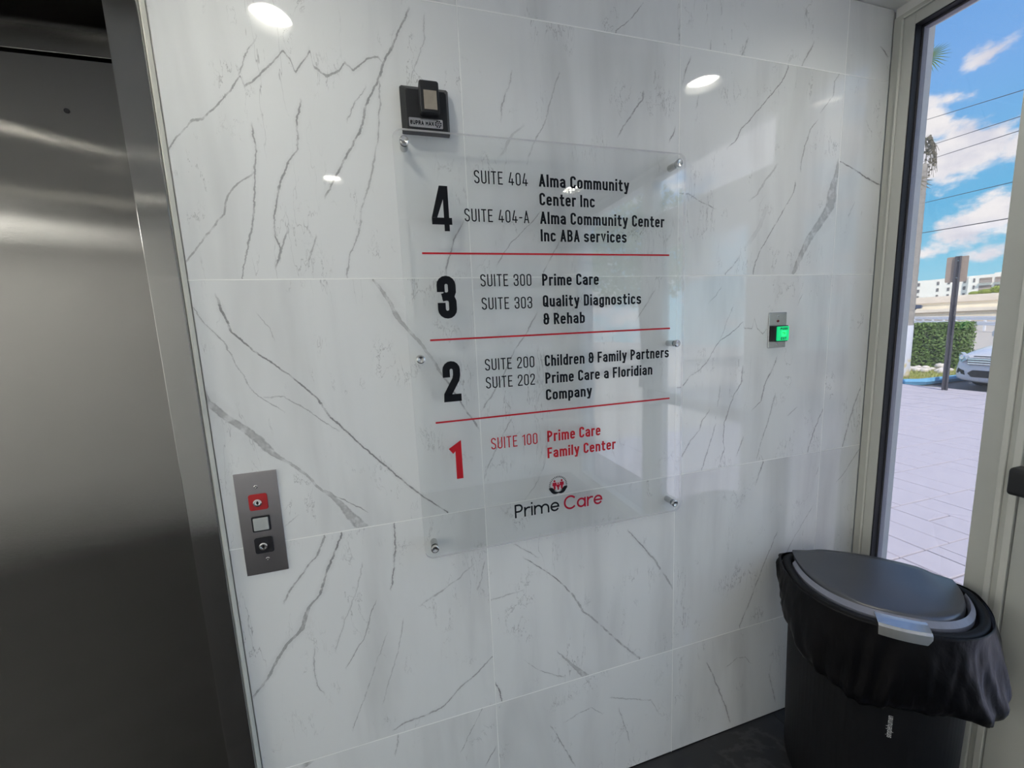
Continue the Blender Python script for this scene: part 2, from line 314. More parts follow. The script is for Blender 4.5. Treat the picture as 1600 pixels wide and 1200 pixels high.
VEINS={
 (-1,1):[[1,45,[[7,419,40],[35,457,40],[85,515,40],[120,525,40],[173,579,40],[210,622,40],[247,669,40],[253,637,40],[300,675,40],[348,722,40],[385,769,40],[408,737,40],[416,699,40],[445,737,40],[472,780,40],[477,727,40],[517,700,40],[562,725,40],[583,755,40],[608,730,40],[657,772,40],[698,792,40],[713,770,40]]],[0,35,[[672,240,20],[707,258,20],[752,277,20],[799,307,20]]],[0,50,[[294,472,40],[389,528,40],[452,567,40],[527,615,40],[617,643,40],[709,692,40],[759,712,40],[814,742,40],[885,780,40],[960,823,40]]],[0,30,[[7,520,25],[89,537,25],[154,572,25],[247,593,25],[384,642,25],[534,680,25],[630,693,25],[710,695,25]]],[0,20,[[715,813,20],[749,820,20],[857,867,20],[954,878,20]]],[0,40,[[2,170,25],[107,200,25],[204,230,25],[314,248,25],[452,267,25],[520,260,25]]],[0,45,[[42,282,30],[109,308,30],[149,293,30],[220,298,30],[317,325,30],[405,360,30],[447,398,30],[525,403,30],[610,423,30]]],[0,40,[[54,3,40],[97,40,40],[160,90,40],[224,143,40],[279,157,40],[325,195,40],[360,248,40]]],[0,45,[[45,388,25],[92,403,25],[150,425,25]]],[0,35,[[67,297,25],[115,313,25],[174,338,25]]],[0,30,[[560,573,15],[622,603,15],[680,648,15]]],[0,45,[[24,895,30],[70,907,30],[149,935,30],[219,977,30]]]],
 (-1,2):[[0,60,[[7,835,40],[89,742,40],[167,667,40],[270,577,40],[340,517,40],[412,460,40],[482,403,40],[559,368,40],[615,315,40],[685,247,40],[749,175,40],[822,113,40],[944,83,40]]],[0,50,[[5,482,340],[77,437,220],[149,388,120],[185,348,60],[254,302,70],[310,248,90],[357,193,180],[419,152,240],[467,108,220],[504,67,200],[574,7,160],[619,8,50]]],[0,30,[[512,253,20],[555,200,20],[595,157,20],[690,120,20],[785,87,20],[847,38,20],[920,3,20]]],[1,30,[[193,574,25],[258,569,25],[313,525,25],[360,482,25],[433,415,25]]],[0,50,[[355,997,40],[487,922,40],[590,863,50],[657,827,60],[732,780,80],[839,698,100],[949,648,90],[995,613,50]]],[1,45,[[357,184,20],[407,145,20],[512,64,20]]],[0,25,[[775,253,15],[825,238,15],[885,202,15]]],[1,30,[[203,57,20],[258,99,20]]]],
 (-1,3):[[0,60,[[364,10,60],[430,72,60],[494,108,60],[559,155,80],[610,215,100],[699,250,60],[745,300,50],[835,330,50],[900,362,40],[987,402,40]]],[0,40,[[744,165,40],[785,190,40],[845,235,40],[914,302,40],[987,340,40]]],[0,50,[[705,572,30],[802,592,30],[897,607,30],[989,608,30]]],[0,35,[[390,365,20],[519,453,20],[614,483,20],[670,510,20]]],[0,20,[[477,330,20],[592,373,20],[737,440,20],[852,472,20]]],[0,25,[[164,490,20],[309,542,20],[405,578,20],[554,613,20]]],[0,30,[[85,358,20],[237,428,20],[379,485,20],[507,542,20]]],[0,30,[[297,270,20],[335,248,20],[402,242,20],[514,252,20]]],[0,35,[[604,942,20],[665,965,20],[754,988,20]]],[1,30,[[687,600,40],[760,634,40],[847,679,40],[937,739,40]]],[1,40,[[523,25,40],[585,47,40],[682,55,40],[758,72,40],[825,135,40],[918,192,40],[993,255,40]]]],
 (-1,4):[[1,55,[[148,979,160],[172,994,160],[193,1000,120]]],[0,30,[[899,525,20],[990,545,20]]],[0,35,[[800,817,20],[899,875,20],[997,933,20]]],[0,45,[[680,930,30],[765,988,30]]]],
 (0,0):[[0,40,[[12,675,30],[65,747,30],[137,808,30]]]],
 (0,1):[[0,35,[[615,155,25],[675,162,25],[737,188,25],[797,208,25]]],[0,30,[[480,263,25],[560,302,25],[617,338,25],[695,367,25],[759,387,25],[829,417,25]]],[0,45,[[590,678,40],[642,713,40],[694,753,40],[755,803,40],[805,813,40]]],[0,40,[[590,945,30],[620,960,30],[657,977,30]]],[0,25,[[470,135,60],[495,162,60],[567,198,60],[602,250,60]]],[0,35,[[47,105,25],[144,178,25],[219,262,25],[285,327,25]]],[0,30,[[22,317,30],[89,357,30],[155,397,30]]]],
 (0,2):[[0,35,[[434,7,30],[570,107,30],[669,157,30],[775,232,30],[850,282,30]]],[0,35,[[122,2,25],[167,15,25],[287,80,25],[397,145,25]]],[0,30,[[799,773,25],[845,808,25],[939,877,25]]],[0,25,[[7,188,20],[60,240,20],[164,293,20],[307,312,20]]]],
 (0,3):[[1,35,[[132,797,30],[210,734,30],[242,707,30]]],[0,55,[[14,788,60],[142,667,60],[274,558,60],[372,468,60],[475,412,50],[547,357,40],[582,328,40],[657,247,30],[722,168,20]]],[0,50,[[364,997,50],[455,945,60],[564,877,60],[664,797,40],[750,725,30]]],[0,45,[[0,478,260],[35,447,200],[107,388,80],[187,323,20]]],[0,60,[[17,28,30],[72,18,30],[122,0,30]]],[1,30,[[147,194,25],[227,110,25],[357,32,25]]],[1,25,[[3,547,20],[95,552,20],[162,557,20]]]],
 (0,4):[[0,35,[[492,403,30],[690,317,30],[785,275,30]]],[0,30,[[520,728,20],[595,712,20],[747,663,20]]],[1,30,[[615,829,20],[763,770,20],[865,729,20],[918,624,20]]],[1,30,[[348,775,20],[425,795,20],[503,809,20],[567,747,20]]]],
 (1,0):[[0,40,[[4,708,40],[64,743,40],[117,778,40]]],[0,35,[[2,342,40],[44,358,40],[79,373,40]]],[0,30,[[4,162,20],[42,162,20]]]],
 (1,1):[[0,40,[[840,13,25],[900,28,25],[957,55,25]]],[0,45,[[594,270,30],[625,317,30],[682,350,30],[750,420,30],[820,490,30],[917,585,30],[985,625,30]]],[0,30,[[755,92,20],[802,102,20]]],[0,40,[[512,738,30],[560,735,30],[640,757,30],[719,783,30],[770,835,30]]],[0,30,[[800,845,25],[894,928,25],[960,928,25],[1000,965,25]]],[0,50,[[7,720,120],[60,750,180],[112,775,240],[195,825,300],[269,890,340],[352,955,400],[435,962,340],[537,988,140],[587,992,50]]],[0,40,[[9,457,30],[69,467,30],[129,503,30],[220,563,30],[342,648,30],[412,698,30],[472,707,30]]],[0,35,[[360,415,60],[392,463,60],[460,510,60],[512,560,60],[542,583,60]]],[0,35,[[10,280,40],[49,328,40],[89,363,40]]],[1,40,[[15,375,30],[55,377,30],[113,349,30],[208,315,30]]],[0,16,[[159,423,160],[237,485,160],[347,530,160]]]],
 (1,2):[[1,45,[[30,455,30],[83,510,30],[137,534,30],[192,585,30],[233,647,30],[260,679,30],[322,707,30],[400,764,30]]],[1,35,[[400,764,25],[413,732,25],[462,729,25],[477,780,25],[497,727,25],[535,702,25],[558,720,25]]],[0,30,[[867,183,25],[900,225,25],[954,268,25]]],[0,30,[[684,260,20],[727,282,20],[790,308,20],[854,340,20]]],[0,45,[[294,482,35],[337,542,35],[425,562,35],[490,602,35],[567,640,35]]],[0,45,[[37,283,30],[104,310,30],[165,297,30],[244,305,30],[319,332,30],[384,358,30],[447,403,30],[534,412,30]]],[0,30,[[335,255,20],[374,263,20],[449,268,20]]],[0,40,[[74,25,30],[170,90,30],[222,145,30],[269,160,30],[322,205,30]]],[0,40,[[14,167,25],[145,215,25],[245,247,25]]],[0,40,[[54,390,25],[92,407,25],[150,428,25]]],[0,30,[[24,533,30],[104,555,30],[220,598,30],[369,640,30]]],[1,30,[[738,237,30],[802,282,30]]],[0,45,[[17,900,35],[90,923,35],[172,958,35],[257,1000,35]]],[0,30,[[842,762,20],[899,795,20]]]],
 (1,3):[[0,45,[[867,528,30],[927,552,30],[992,573,30]]],[0,30,[[844,972,20],[907,995,20]]],[0,40,[[25,458,30],[159,522,30],[342,600,30],[559,705,30]]],[0,30,[[274,723,20],[459,808,20],[670,967,20]]]],
 (1,4):[[0,45,[[397,413,40],[535,367,40],[642,323,40],[767,270,40],[852,230,40]]],[1,30,[[358,777,30],[447,814,30],[508,804,30],[552,745,30]]],[0,30,[[422,757,30],[529,728,30],[635,695,30]]]],
 (2,0):[[1,50,[[240,160,40],[297,120,40]]]],
 (2,1):[[1,60,[[10,579,40],[98,554,40],[208,509,40],[313,479,40]]],[0,25,[[290,87,25],[315,92,25],[380,130,25]]]],
 (2,2):[[0,45,[[10,170,30],[90,193,30],[240,238,30],[355,285,30]]]],
 (2,3):[[0,40,[[785,135,30],[822,190,30],[904,257,30],[975,318,30]]]],
}
def marble(name, veins, seed, tone=1.0):
    m, nt, p = newmat(name)
    co = nt.objco(); sp = nt.node('ShaderNodeSeparateXYZ'); nt.put(sp.inputs[0], co)
    u = nt.math('DIVIDE', sp.outputs[0], 0.6); v = nt.math('DIVIDE', sp.outputs[2], 0.6)
    shifted = nt.mapping(co, loc=(seed*3.1, 0, seed*1.7))
    j1 = nt.math('MULTIPLY', nt.math('SUBTRACT', nt.noise(shifted, 30, 5, 0.72), 0.5), 0.030)
    brk = nt.smooth(nt.noise(shifted, 34, 3, 0.6), 0.32, 0.56, 0.28, 1.0)
    mask = 0.0
    for o, inten, pts in veins:
        n = nt.node('ShaderNodeRGBCurve')
        T = v if o == 0 else u; S = u if o == 0 else v
        pts = [(t/1000, s/1000, w_/10) for t, s, w_ in pts]
        t0, t1 = pts[0][0], pts[-1][0]
        def setc(c, lst):
            while len(c.points) > 2: c.points.remove(c.points[1])
            c.points[0].location = lst[0]; c.points[-1].location = lst[-1]
            for q in lst[1:-1]: c.points.new(*q)
            for q in c.points: q.handle_type = 'VECTOR'
        cs = n.mapping.curves
        setc(cs[0], ([(0, pts[0][1])] if t0 > .002 else []) + [(t, s) for t, s, _ in pts] + ([(1, pts[-1][1])] if t1 < .998 else []))
        setc(cs[1], ([(0, 0)] if t0 > .002 else []) + [(t, min(1, w_/1000/0.6/2/0.08)) for t, _, w_ in pts] + ([(1, 0)] if t1 < .998 else []))
        I = inten/100; lst = []
        if t0 > .03: lst += [(0, 0), (t0-.012, 0), (t0+.02, I)]
        else: lst += [(0, I)]
        if t1 < .97: lst += [(max(t1-.02, t0+.025), I), (t1+.012, 0), (1, 0)]
        else: lst += [(1, I)]
        setc(cs[2], lst)
        n.mapping.extend = 'HORIZONTAL'; n.mapping.update()
        cb = nt.node('ShaderNodeCombineColor')
        for k in range(3): nt.put(cb.inputs[k], T)
        nt.put(n.inputs['Color'], cb.outputs[0])
        g = nt.node('ShaderNodeGroup'); g.node_tree = VG
        nt.put(g.inputs[0], n.outputs[0]); nt.put(g.inputs[1], S); nt.put(g.inputs[2], j1); nt.put(g.inputs[3], mask)
        mask = g.outputs[0]
    mask = nt.math('MULTIPLY', mask, brk)
    # thin diagonal hairlines and clouding all over
    rot = nt.mapping(shifted, rot=(0, 0.42, 0), scale=(1.0, 1.0, 0.16))
    h = nt.noise(rot, 13, 5, 0.62, 0.25); hair = nt.smooth(nt.math('ABSOLUTE', nt.math('SUBTRACT', h, 0.5)), 0.006, 0.0)
    patch = nt.smooth(nt.noise(shifted, 4.5, 3), 0.50, 0.68)
    hair = nt.math('MULTIPLY', nt.math('MULTIPLY', hair, patch), 0.34)
    h2 = nt.noise(nt.mapping(shifted, rot=(0, -0.7, 0), scale=(1, 1, 0.4)), 17, 5, 0.65, 0.4)
    spk = nt.math('MULTIPLY', nt.math('MULTIPLY', nt.smooth(nt.math('ABSOLUTE', nt.math('SUBTRACT', h2, 0.47)), 0.010, 0.0), nt.smooth(nt.noise(shifted, 9.0, 3), 0.52, 0.66)), 0.30)
    cloud = nt.math('MULTIPLY', nt.smooth(nt.noise(rot, 5.5, 4, 0.55, 0.3), 0.45, 0.80), 0.18)
    tot = nt.math('MAXIMUM', nt.math('MAXIMUM', mask, spk), nt.math('MAXIMUM', hair, cloud), clamp=True)
    cr = nt.node('ShaderNodeValToRGB'); e = cr.color_ramp.elements
    e[0].position = 0; e[0].color = c4([x*tone for x in (0.80, 0.815, 0.81)]); e[1].position = 1.0; e[1].color = (0.075, 0.075, 0.078, 1)
    k = e.new(0.35); k.color = (0.45, 0.455, 0.455, 1); k = e.new(0.65); k.color = (0.20, 0.20, 0.205, 1)
    nt.put(cr.inputs[0], tot); nt.put(p.inputs['Base Color'], cr.outputs[0])
    p.inputs['Roughness'].default_value = 0.035; p.inputs['Specular IOR Level'].default_value = 0.48
    return m
# row boundaries of the marble wall (row 0 is the cut row under the ceiling)
ZR = {0: (2.1918, 2.3995), 1: (1.5918, 2.1918), 2: (0.9918, 1.5918), 3: (0.3918, 0.9918), 4: (0.002, 0.3918)}
JG = 0.0013
wall = thing('wall_front', 'polished white marble tile wall with grey veins between elevator and window', 'wall', (0, 0, 0), kind='structure')
def tile(x0, x1, z0, z1, mat, ox, oz, parent):
    bm = bmesh.new(); box(bm, x0+JG-ox, x1-JG-ox, 0.0, 0.008, z0+JG-oz, z1-JG-oz)
    o = frombm('tile', bm, mat, parent, bevel=0.0004, seg=1); o.location = (ox, 0, oz); return o
for ci in (-1, 0, 1, 2):
    for ri in range(5):
        z0, z1 = ZR[ri]; x0 = ci*0.6; x1 = min(x0+0.6, 1.391)
        if ci == -1: x0g = -0.596
        else: x0g = x0
        oz = {0: 2.1918, 1: 1.5918, 2: .9918, 3: .3918, 4: -.2082}[ri]
        tile(x0g, x1, z0, z1, marble('marble_tile', VEINS.get((ci, ri), []), ci*7.3+ri*2.9+20), x0, oz, wall)
gm = marble('marble_tile_plain', [], 91)
for x0, x1 in ((-1.2, -.602), (-1.8, -1.2), (-2.4, -1.8), (-3.0, -2.4), (-3.6, -3.0), (-4.2, -3.6), (-4.8, -4.2), (-5.2, -4.8)):
    tile(x0, x1, 2.225, 2.3995, gm, x0, 2.225, wall)
for x0, x1 in ((-2.4, -1.84), (-3.0, -2.4), (-3.6, -3.0), (-4.2, -3.6), (-4.8, -4.2), (-5.2, -4.8)):
    for ri in range(1, 5): tile(x0, x1, ZR[ri][0], min(ZR[ri][1], 2.225), gm, x0, ZR[ri][0], wall)
gs = []
for zj in (2.1918, 1.5918, .9918, .3918): gs.append((-.5965, 1.391, -.0001, .008, zj-JG, zj+JG))
for xj in (0, .6, 1.2): gs.append((xj-JG, xj+JG, -.0001, .008, .002, 2.3995))
boxes('grout', gs, M['grout'], wall)
boxes('backing', [(-.62, 1.6, .0085, .26, 0, 2.41), (-5.3, -.62, .0085, .26, 2.225, 2.41), (-5.3, -1.84, .0085, .26, 0, 2.225)], M['white_paint'], wall)

# rest of the room shell
room = simple('white_wall_paint', (0.90, 0.90, 0.89), 0.5, var=0.03, scale=3)
tag(boxobj('wall_back', (-5.3, 1.6, -2.8, -2.65, 0, 2.40), room), 'white wall of the lobby behind the camera', 'wall', kind='structure')
tag(boxobj('wall_left', (-5.35, -5.2, -2.65, 0.0, 0, 2.40), room), 'white wall at the far left end of the lobby', 'wall', kind='structure')
LIGHTS = ((-.465, -.457), (1.075, -.462), (-.484, -1.756), (1.075, -1.756), (-2.06, -.86), (-1.90, -2.22))
bm = bmesh.new()            # ceiling sheet cut round every recessed light
LX = sorted(set(x for x, y in LIGHTS)); LY = sorted(set(y for x, y in LIGHTS))
ex = [-5.35] + [v for x in LX for v in (x-.1, x+.1)] + [1.62]; ey = [-2.8] + [v for y in LY for v in (y-.1, y+.1)] + [0.26]
for i in range(len(ex)-1):
    for j in range(len(ey)-1):
        cx, cy = (ex[i]+ex[i+1])/2, (ey[j]+ey[j+1])/2
        hit = [l for l in LIGHTS if abs(l[0]-cx) < .11 and abs(l[1]-cy) < .11 and ex[i+1]-ex[i] < .25 and ey[j+1]-ey[j] < .25]
        if not hit: box(bm, ex[i], ex[i+1], ey[j], ey[j+1], 2.4005, 2.62); continue
        n = 32; ci = [bm.verts.new((cx+.068*math.cos(2*PI*k/n), cy+.068*math.sin(2*PI*k/n), 2.4005)) for k in range(n)]
        sq_ = [bm.verts.new((cx+.1*max(-1, min(1, 1.4143*math.cos(2*PI*k/n))), cy+.1*max(-1, min(1, 1.4143*math.sin(2*PI*k/n))), 2.4005)) for k in range(n)]
        for k in range(n): bm.faces.new((ci[k], ci[(k+1) % n], sq_[(k+1) % n], sq_[k]))
        box(bm, ex[i], ex[i+1], ey[j], ey[j+1], 2.445, 2.62)
cl_ = frombm('ceiling', bm, M['ceiling_paint'])
tag(cl_, 'flat white ceiling of the lobby with round recessed lights', 'ceiling', kind='structure')
tag(boxes('wall_right', [(1.392, 1.56, -2.65, -2.42, 0, 2.4), (1.398, 1.56, -2.42, -0.001, 2.372, 2.4)], M['white_paint']), 'narrow white wall strip above and beyond the storefront frames', 'wall', kind='structure')
# floor
def darkstone(name, seed):
    m, nt, p = newmat(name); co = nt.mapping(nt.objco(), loc=(seed, seed*.7, 0))
    a = nt.noise(co, 3.2, 6, 0.62, 0.5); b_ = nt.smooth(nt.math('ABSOLUTE', nt.math('SUBTRACT', a, 0.52)), 0.035, 0.0)
    c_ = nt.noise(co, 9, 6, .6)
    k = nt.math('ADD', nt.math('MULTIPLY', b_, 0.5), nt.math('MULTIPLY', c_, 0.45), clamp=True)
    nt.put(p.inputs['Base Color'], nt.mix(k, (0.010, 0.011, 0.013, 1), (0.055, 0.055, 0.056, 1)))
    p.inputs['Roughness'].default_value = 0.38
    return m
fl = thing('floor', 'dark charcoal stone tile floor of the lobby', 'floor', (0, 0, 0), kind='structure')
boxobj('slab', (-5.3, 1.6, -2.75, 0.2, -0.12, -0.010), M['gasket'], fl)
fm = [darkstone('dark_stone_tile', s) for s in (3, 8, 15)]
random.seed(4)
xs = [-5.2, -4.956, -4.356, -3.756, -3.156, -2.556, -1.956, -1.356, -.756, -.156, .444, 1.044, 1.39]; ys = [-2.65, -2.4, -1.8, -1.2, -.6, 0.0]
for i in range(len(xs)-1):
    for j in range(len(ys)-1):
        boxobj('tile', (xs[i]+.001, xs[i+1]-.001, ys[j]+.001, ys[j+1]-.001, -.010, 0.0), fm[(i*3+j) % 3], fl, bevel=.0008)

# ------------------------------------------------------------------ elevator door with its frame
ed = thing('door_1', 'brushed stainless steel elevator door in a steel frame, left of the marble wall', 'elevator door', (-1.2, 0.1, 0), kind='structure')
def P(o): return place(o, ed)
bm = bmesh.new(); box(bm, -1.199, -.60, .100, .130, .012, 2.044); dp = P(frombm('door_panel', bm, M['door_steel'], bevel=.001))
bm = bmesh.new(); box(bm, -1.80, -1.201, .100, .130, .012, 2.044); P(frombm('door_panel', bm, M['door_steel'], bevel=.001))
bm = bmesh.new(); box(bm, -1.80, -.60, .100, .130, 2.0515, 2.21); P(frombm('header_panel', bm, M['door_steel'], bevel=.001))
P(boxobj('shaft_backing', (-1.82, -.60, .131, .2, 0, 2.22), M['gasket']))
bm = bmesh.new(); lathe(bm, [(0, -.0015), (.0045, -.0015), (.0052, 0)], (-.801, .100, 1.944), (0, 1, 0), 16)
P(frombm('release_keyhole', bm, M['gasket']))
for s in (0, 1):
    bm = bmesh.new()
    if s == 0: box(bm, -.655, -.602, -.020, -.0005, 0, 2.20); box(bm, -.655, -.6525, -.0005, .097, 0, 2.20)
    else: box(bm, -1.838, -1.785, -.020, -.0005, 0, 2.20); box(bm, -1.7875, -1.785, -.0005, .097, 0, 2.20)
    P(frombm('door_jamb', bm, M['jamb_steel'], bevel=.0022, seg=2))
bm = bmesh.new(); box(bm, -1.785, -.655, -.020, -.0005, 2.16, 2.20); box(bm, -1.785, -.655, -.0005, .097, 2.1975, 2.20)
P(frombm('door_head', bm, M['jamb_steel'], bevel=.0022))
bm = bmesh.new()
for x0, x1 in ((-.6015, -.5965),): prism(bm, [(x0, -.0005), (x0, -.013), (x0+.0025, -.0125), (x1, -.003), (x1, -.0005)], lambda u, v, d: (u, v, d), 0.0, 2.2)
P(frombm('caulk_bead', bm, M['caulk']))
P(boxobj('sill', (-1.785, -.656, -.0, .13, -.009, .010), M['jamb_steel']))

# ------------------------------------------------------------------ storefront (plane x = 1.39, facing the lobby)
A, AL, AO = M['aluminium'], M['aluminium_light'], M['aluminium_out']
w1 = thing('window_1', 'tall narrow storefront window in white aluminium frame beside the marble wall', 'window', (1.39, -.18, 0), kind='structure')
def W(o, t=w1): return place(o, t)
H0, H1 = 0.06, 2.32          # glass opening
W(boxobj('frame_side', (1.392, 1.47, -.025, -.001, 0, 2.371), A, bevel=.001))
bm = bmesh.new(); box(bm, 1.384, 1.47, -.031, -.0255, 0, 2.352); W(frombm('bead', bm, AL, bevel=.0012))
W(boxes('frame_side', [(1.389, 1.4095, -.059, -.0312, 0, 2.352), (1.4155, 1.438, -.060, -.0312, 0, 2.352)], A, bevel=.001))
W(boxes('gasket', [(1.3905, 1.4155, -.0625, -.0592, H0, H1), (1.3905, 1.4155, -.304, -.0625, H1-.0035, H1)], M['gasket']))
W(boxes('outer_frame', [(1.417, 1.438, -.0675, -.0602, H0, H1), (1.417, 1.438, -.300, -.0675, H1-.010, H1), (1.417, 1.438, -.305, -.300, H0, H1)], AO))
W(boxes('frame_head', [(1.389, 1.452, -.305, -.0592, H1+.0002, 2.352)], A, bevel=.001))
W(boxes('bead', [(1.384, 1.452, -.36, -.0312, 2.3525, 2.357)], AL))
W(boxes('frame_head', [(1.392, 1.452, -.36, -.0255, 2.3575, 2.371)], A))
W(boxobj('frame_bottom', (1.389, 1.452, -.305, -.0592, 0, H0-.0002), A, bevel=.001))
W(boxobj('pane', (1.4125, 1.4155, -.304, -.063, H0, H1), M['film_glass']))
W(boxobj('mullion', (1.3895, 1.452, -.3485, -.3052, 0, 2.352), A, bevel=.0012))
W(boxobj('bead', (1.3805, 1.452, -.3615, -.3492, 0, 2.352), AL, bevel=.002))
# door
d2 = thing('door_2', 'white aluminium entrance door with black push bar, at the right edge', 'door', (1.39, -.8, 0), kind='structure')
def D(o): return place(o, d2)
D(boxobj('door_stop', (1.3875, 1.452, -.3735, -.3617, 0, 2.04), A, bevel=.0008))
D(boxobj('door_stop', (1.3825, 1.452, -.3885, -.3737, 0, 2.04), AL, bevel=.0015))
D(boxobj('stile', (1.388, 1.432, -.52, -.3915, .01, 2.03), A, bevel=.0015))
D(boxobj('stile', (1.388, 1.432, -1.30, -1.19, .01, 2.03), A, bevel=.0015))
D(boxobj('rail', (1.388, 1.432, -1.19, -.52, 1.90, 2.03), A))
D(boxobj('rail', (1.388, 1.432, -1.19, -.52, .01, .27), A))
D(boxobj('pane', (1.407, 1.413, -1.19, -.52, .27, 1.90), M['glass']))
D(boxes('transom_bar', [(1.384, 1.452, -1.36, -.3617, 2.04, 2.10)], A))
D(boxobj('pane', (1.4125, 1.4155, -1.30, -.40, 2.10, H1), M['glass']))
D(boxes('door_frame', [(1.384, 1.452, -1.36, -1.305, 0, 2.04), (1.389, 1.452, -1.36, -1.30, 2.10, 2.352), (1.389, 1.452, -.40, -.3617, 2.10, 2.352), (1.389, 1.452, -1.36, -.3617, H1, 2.371)], A))
# push bar
yb0, yb1 = -.398, -1.25
bm = bmesh.new(); prism(bm, rrect(1.318, 1.372, .972, 1.046, .012), lambda u, v, d: (u, d, v), -.47, yb0+.004)
ec = D(frombm('end_cap', bm, M['black_plastic'], bevel=.005, seg=3))
bm = bmesh.new(); prism(bm, rrect(1.318, 1.372, .972, 1.046, .012), lambda u, v, d: (u, d, v), -1.25, -1.18)
D(frombm('end_cap', bm, M['black_plastic'], bevel=.005, seg=3))
bm = bmesh.new(); prism(bm, rrect(1.322, 1.368, .978, 1.040, .008), lambda u, v, d: (u, d, v), -1.18, -.47)
D(frombm('push_bar', bm, M['silver'], bevel=.002))
D(boxes('bracket', [(1.371, 1.3885, -.46, -.41, .98, 1.038), (1.371, 1.3885, -1.24, -1.19, .98, 1.038)], M['black_plastic']))
w2 = thing('window_2', 'storefront side window beyond the entrance door', 'window', (1.39, -1.9, 0), kind='structure')
W(boxes('window_frame', [(1.389, 1.452, -2.419, -2.37, 0, 2.371), (1.389, 1.452, -2.37, -1.3605, 0, .10), (1.389, 1.452, -2.37, -1.3605, 2.32, 2.371), (1.389, 1.452, -1.40, -1.3605, .10, 2.32)], A), w2)
W(boxobj('pane', (1.4125, 1.4155, -2.37, -1.40, .10, 2.32), M['glass']), w2)

# ------------------------------------------------------------------ recessed ceiling lights
def downlight(x, y, label):
    t = thing('recessed_light', label, 'ceiling light', (x, y, 2.4), 'round recessed lights in the lobby ceiling')
    bm = bmesh.new(); lathe(bm, [(.060, .038), (.066, -.004), (.079, -.006), (.084, -.0005), (.084, .0005), (.068, .001), (.062, .040), (.060, .038)], (0, 0, 0), (0, 0, 1), 40); frombm('trim_ring', bm, M['white_paint'], t, True)
    bm = bmesh.new(); lathe(bm, [(0, .022), (.035, .0225), (.0612, .024), (.0612, .041), (0, .041)], (0, 0, 0), (0, 0, 1), 40); frombm('lens', bm, M['lamp'] if x < .5 else M['lamp_dim'], t)
    return t
for (x, y), l in zip(LIGHTS, ('round recessed light nearest the elevator frame', 'round recessed light over the window corner', 'round recessed light in the second row, elevator side',
        'round recessed light in the second row, storefront side', 'round recessed light in front of the elevator door', 'round recessed light behind, left of the camera')):
    downlight(x, y, l)

def fill_panel(x, y, label):  # invented panel out of view, added to brighten the marble wall
    t = thing('added_fill_panel', label, 'ceiling light', (x, y, 2.4), 'added fill light panels, out of view at the far left of the lobby')
    bm = bmesh.new()
    for b in ((-.61, .61, -.31, -.295), (-.61, .61, .295, .31), (-.61, -.595, -.295, .295), (.595, .61, -.295, .295)): box(bm, b[0], b[1], b[2], b[3], -.014, 0)
    frombm('frame', bm, M['white_paint'], t); boxobj('diffuser', (-.595, .595, -.295, .295, -.010, 0), M['fill_lit'], t)
fill_panel(-3.95, -.75, 'added fill light panel, out of view at the far left, nearer the elevator wall')
fill_panel(-3.95, -2.0, 'added fill light panel, out of view at the far left, nearer the back wall')
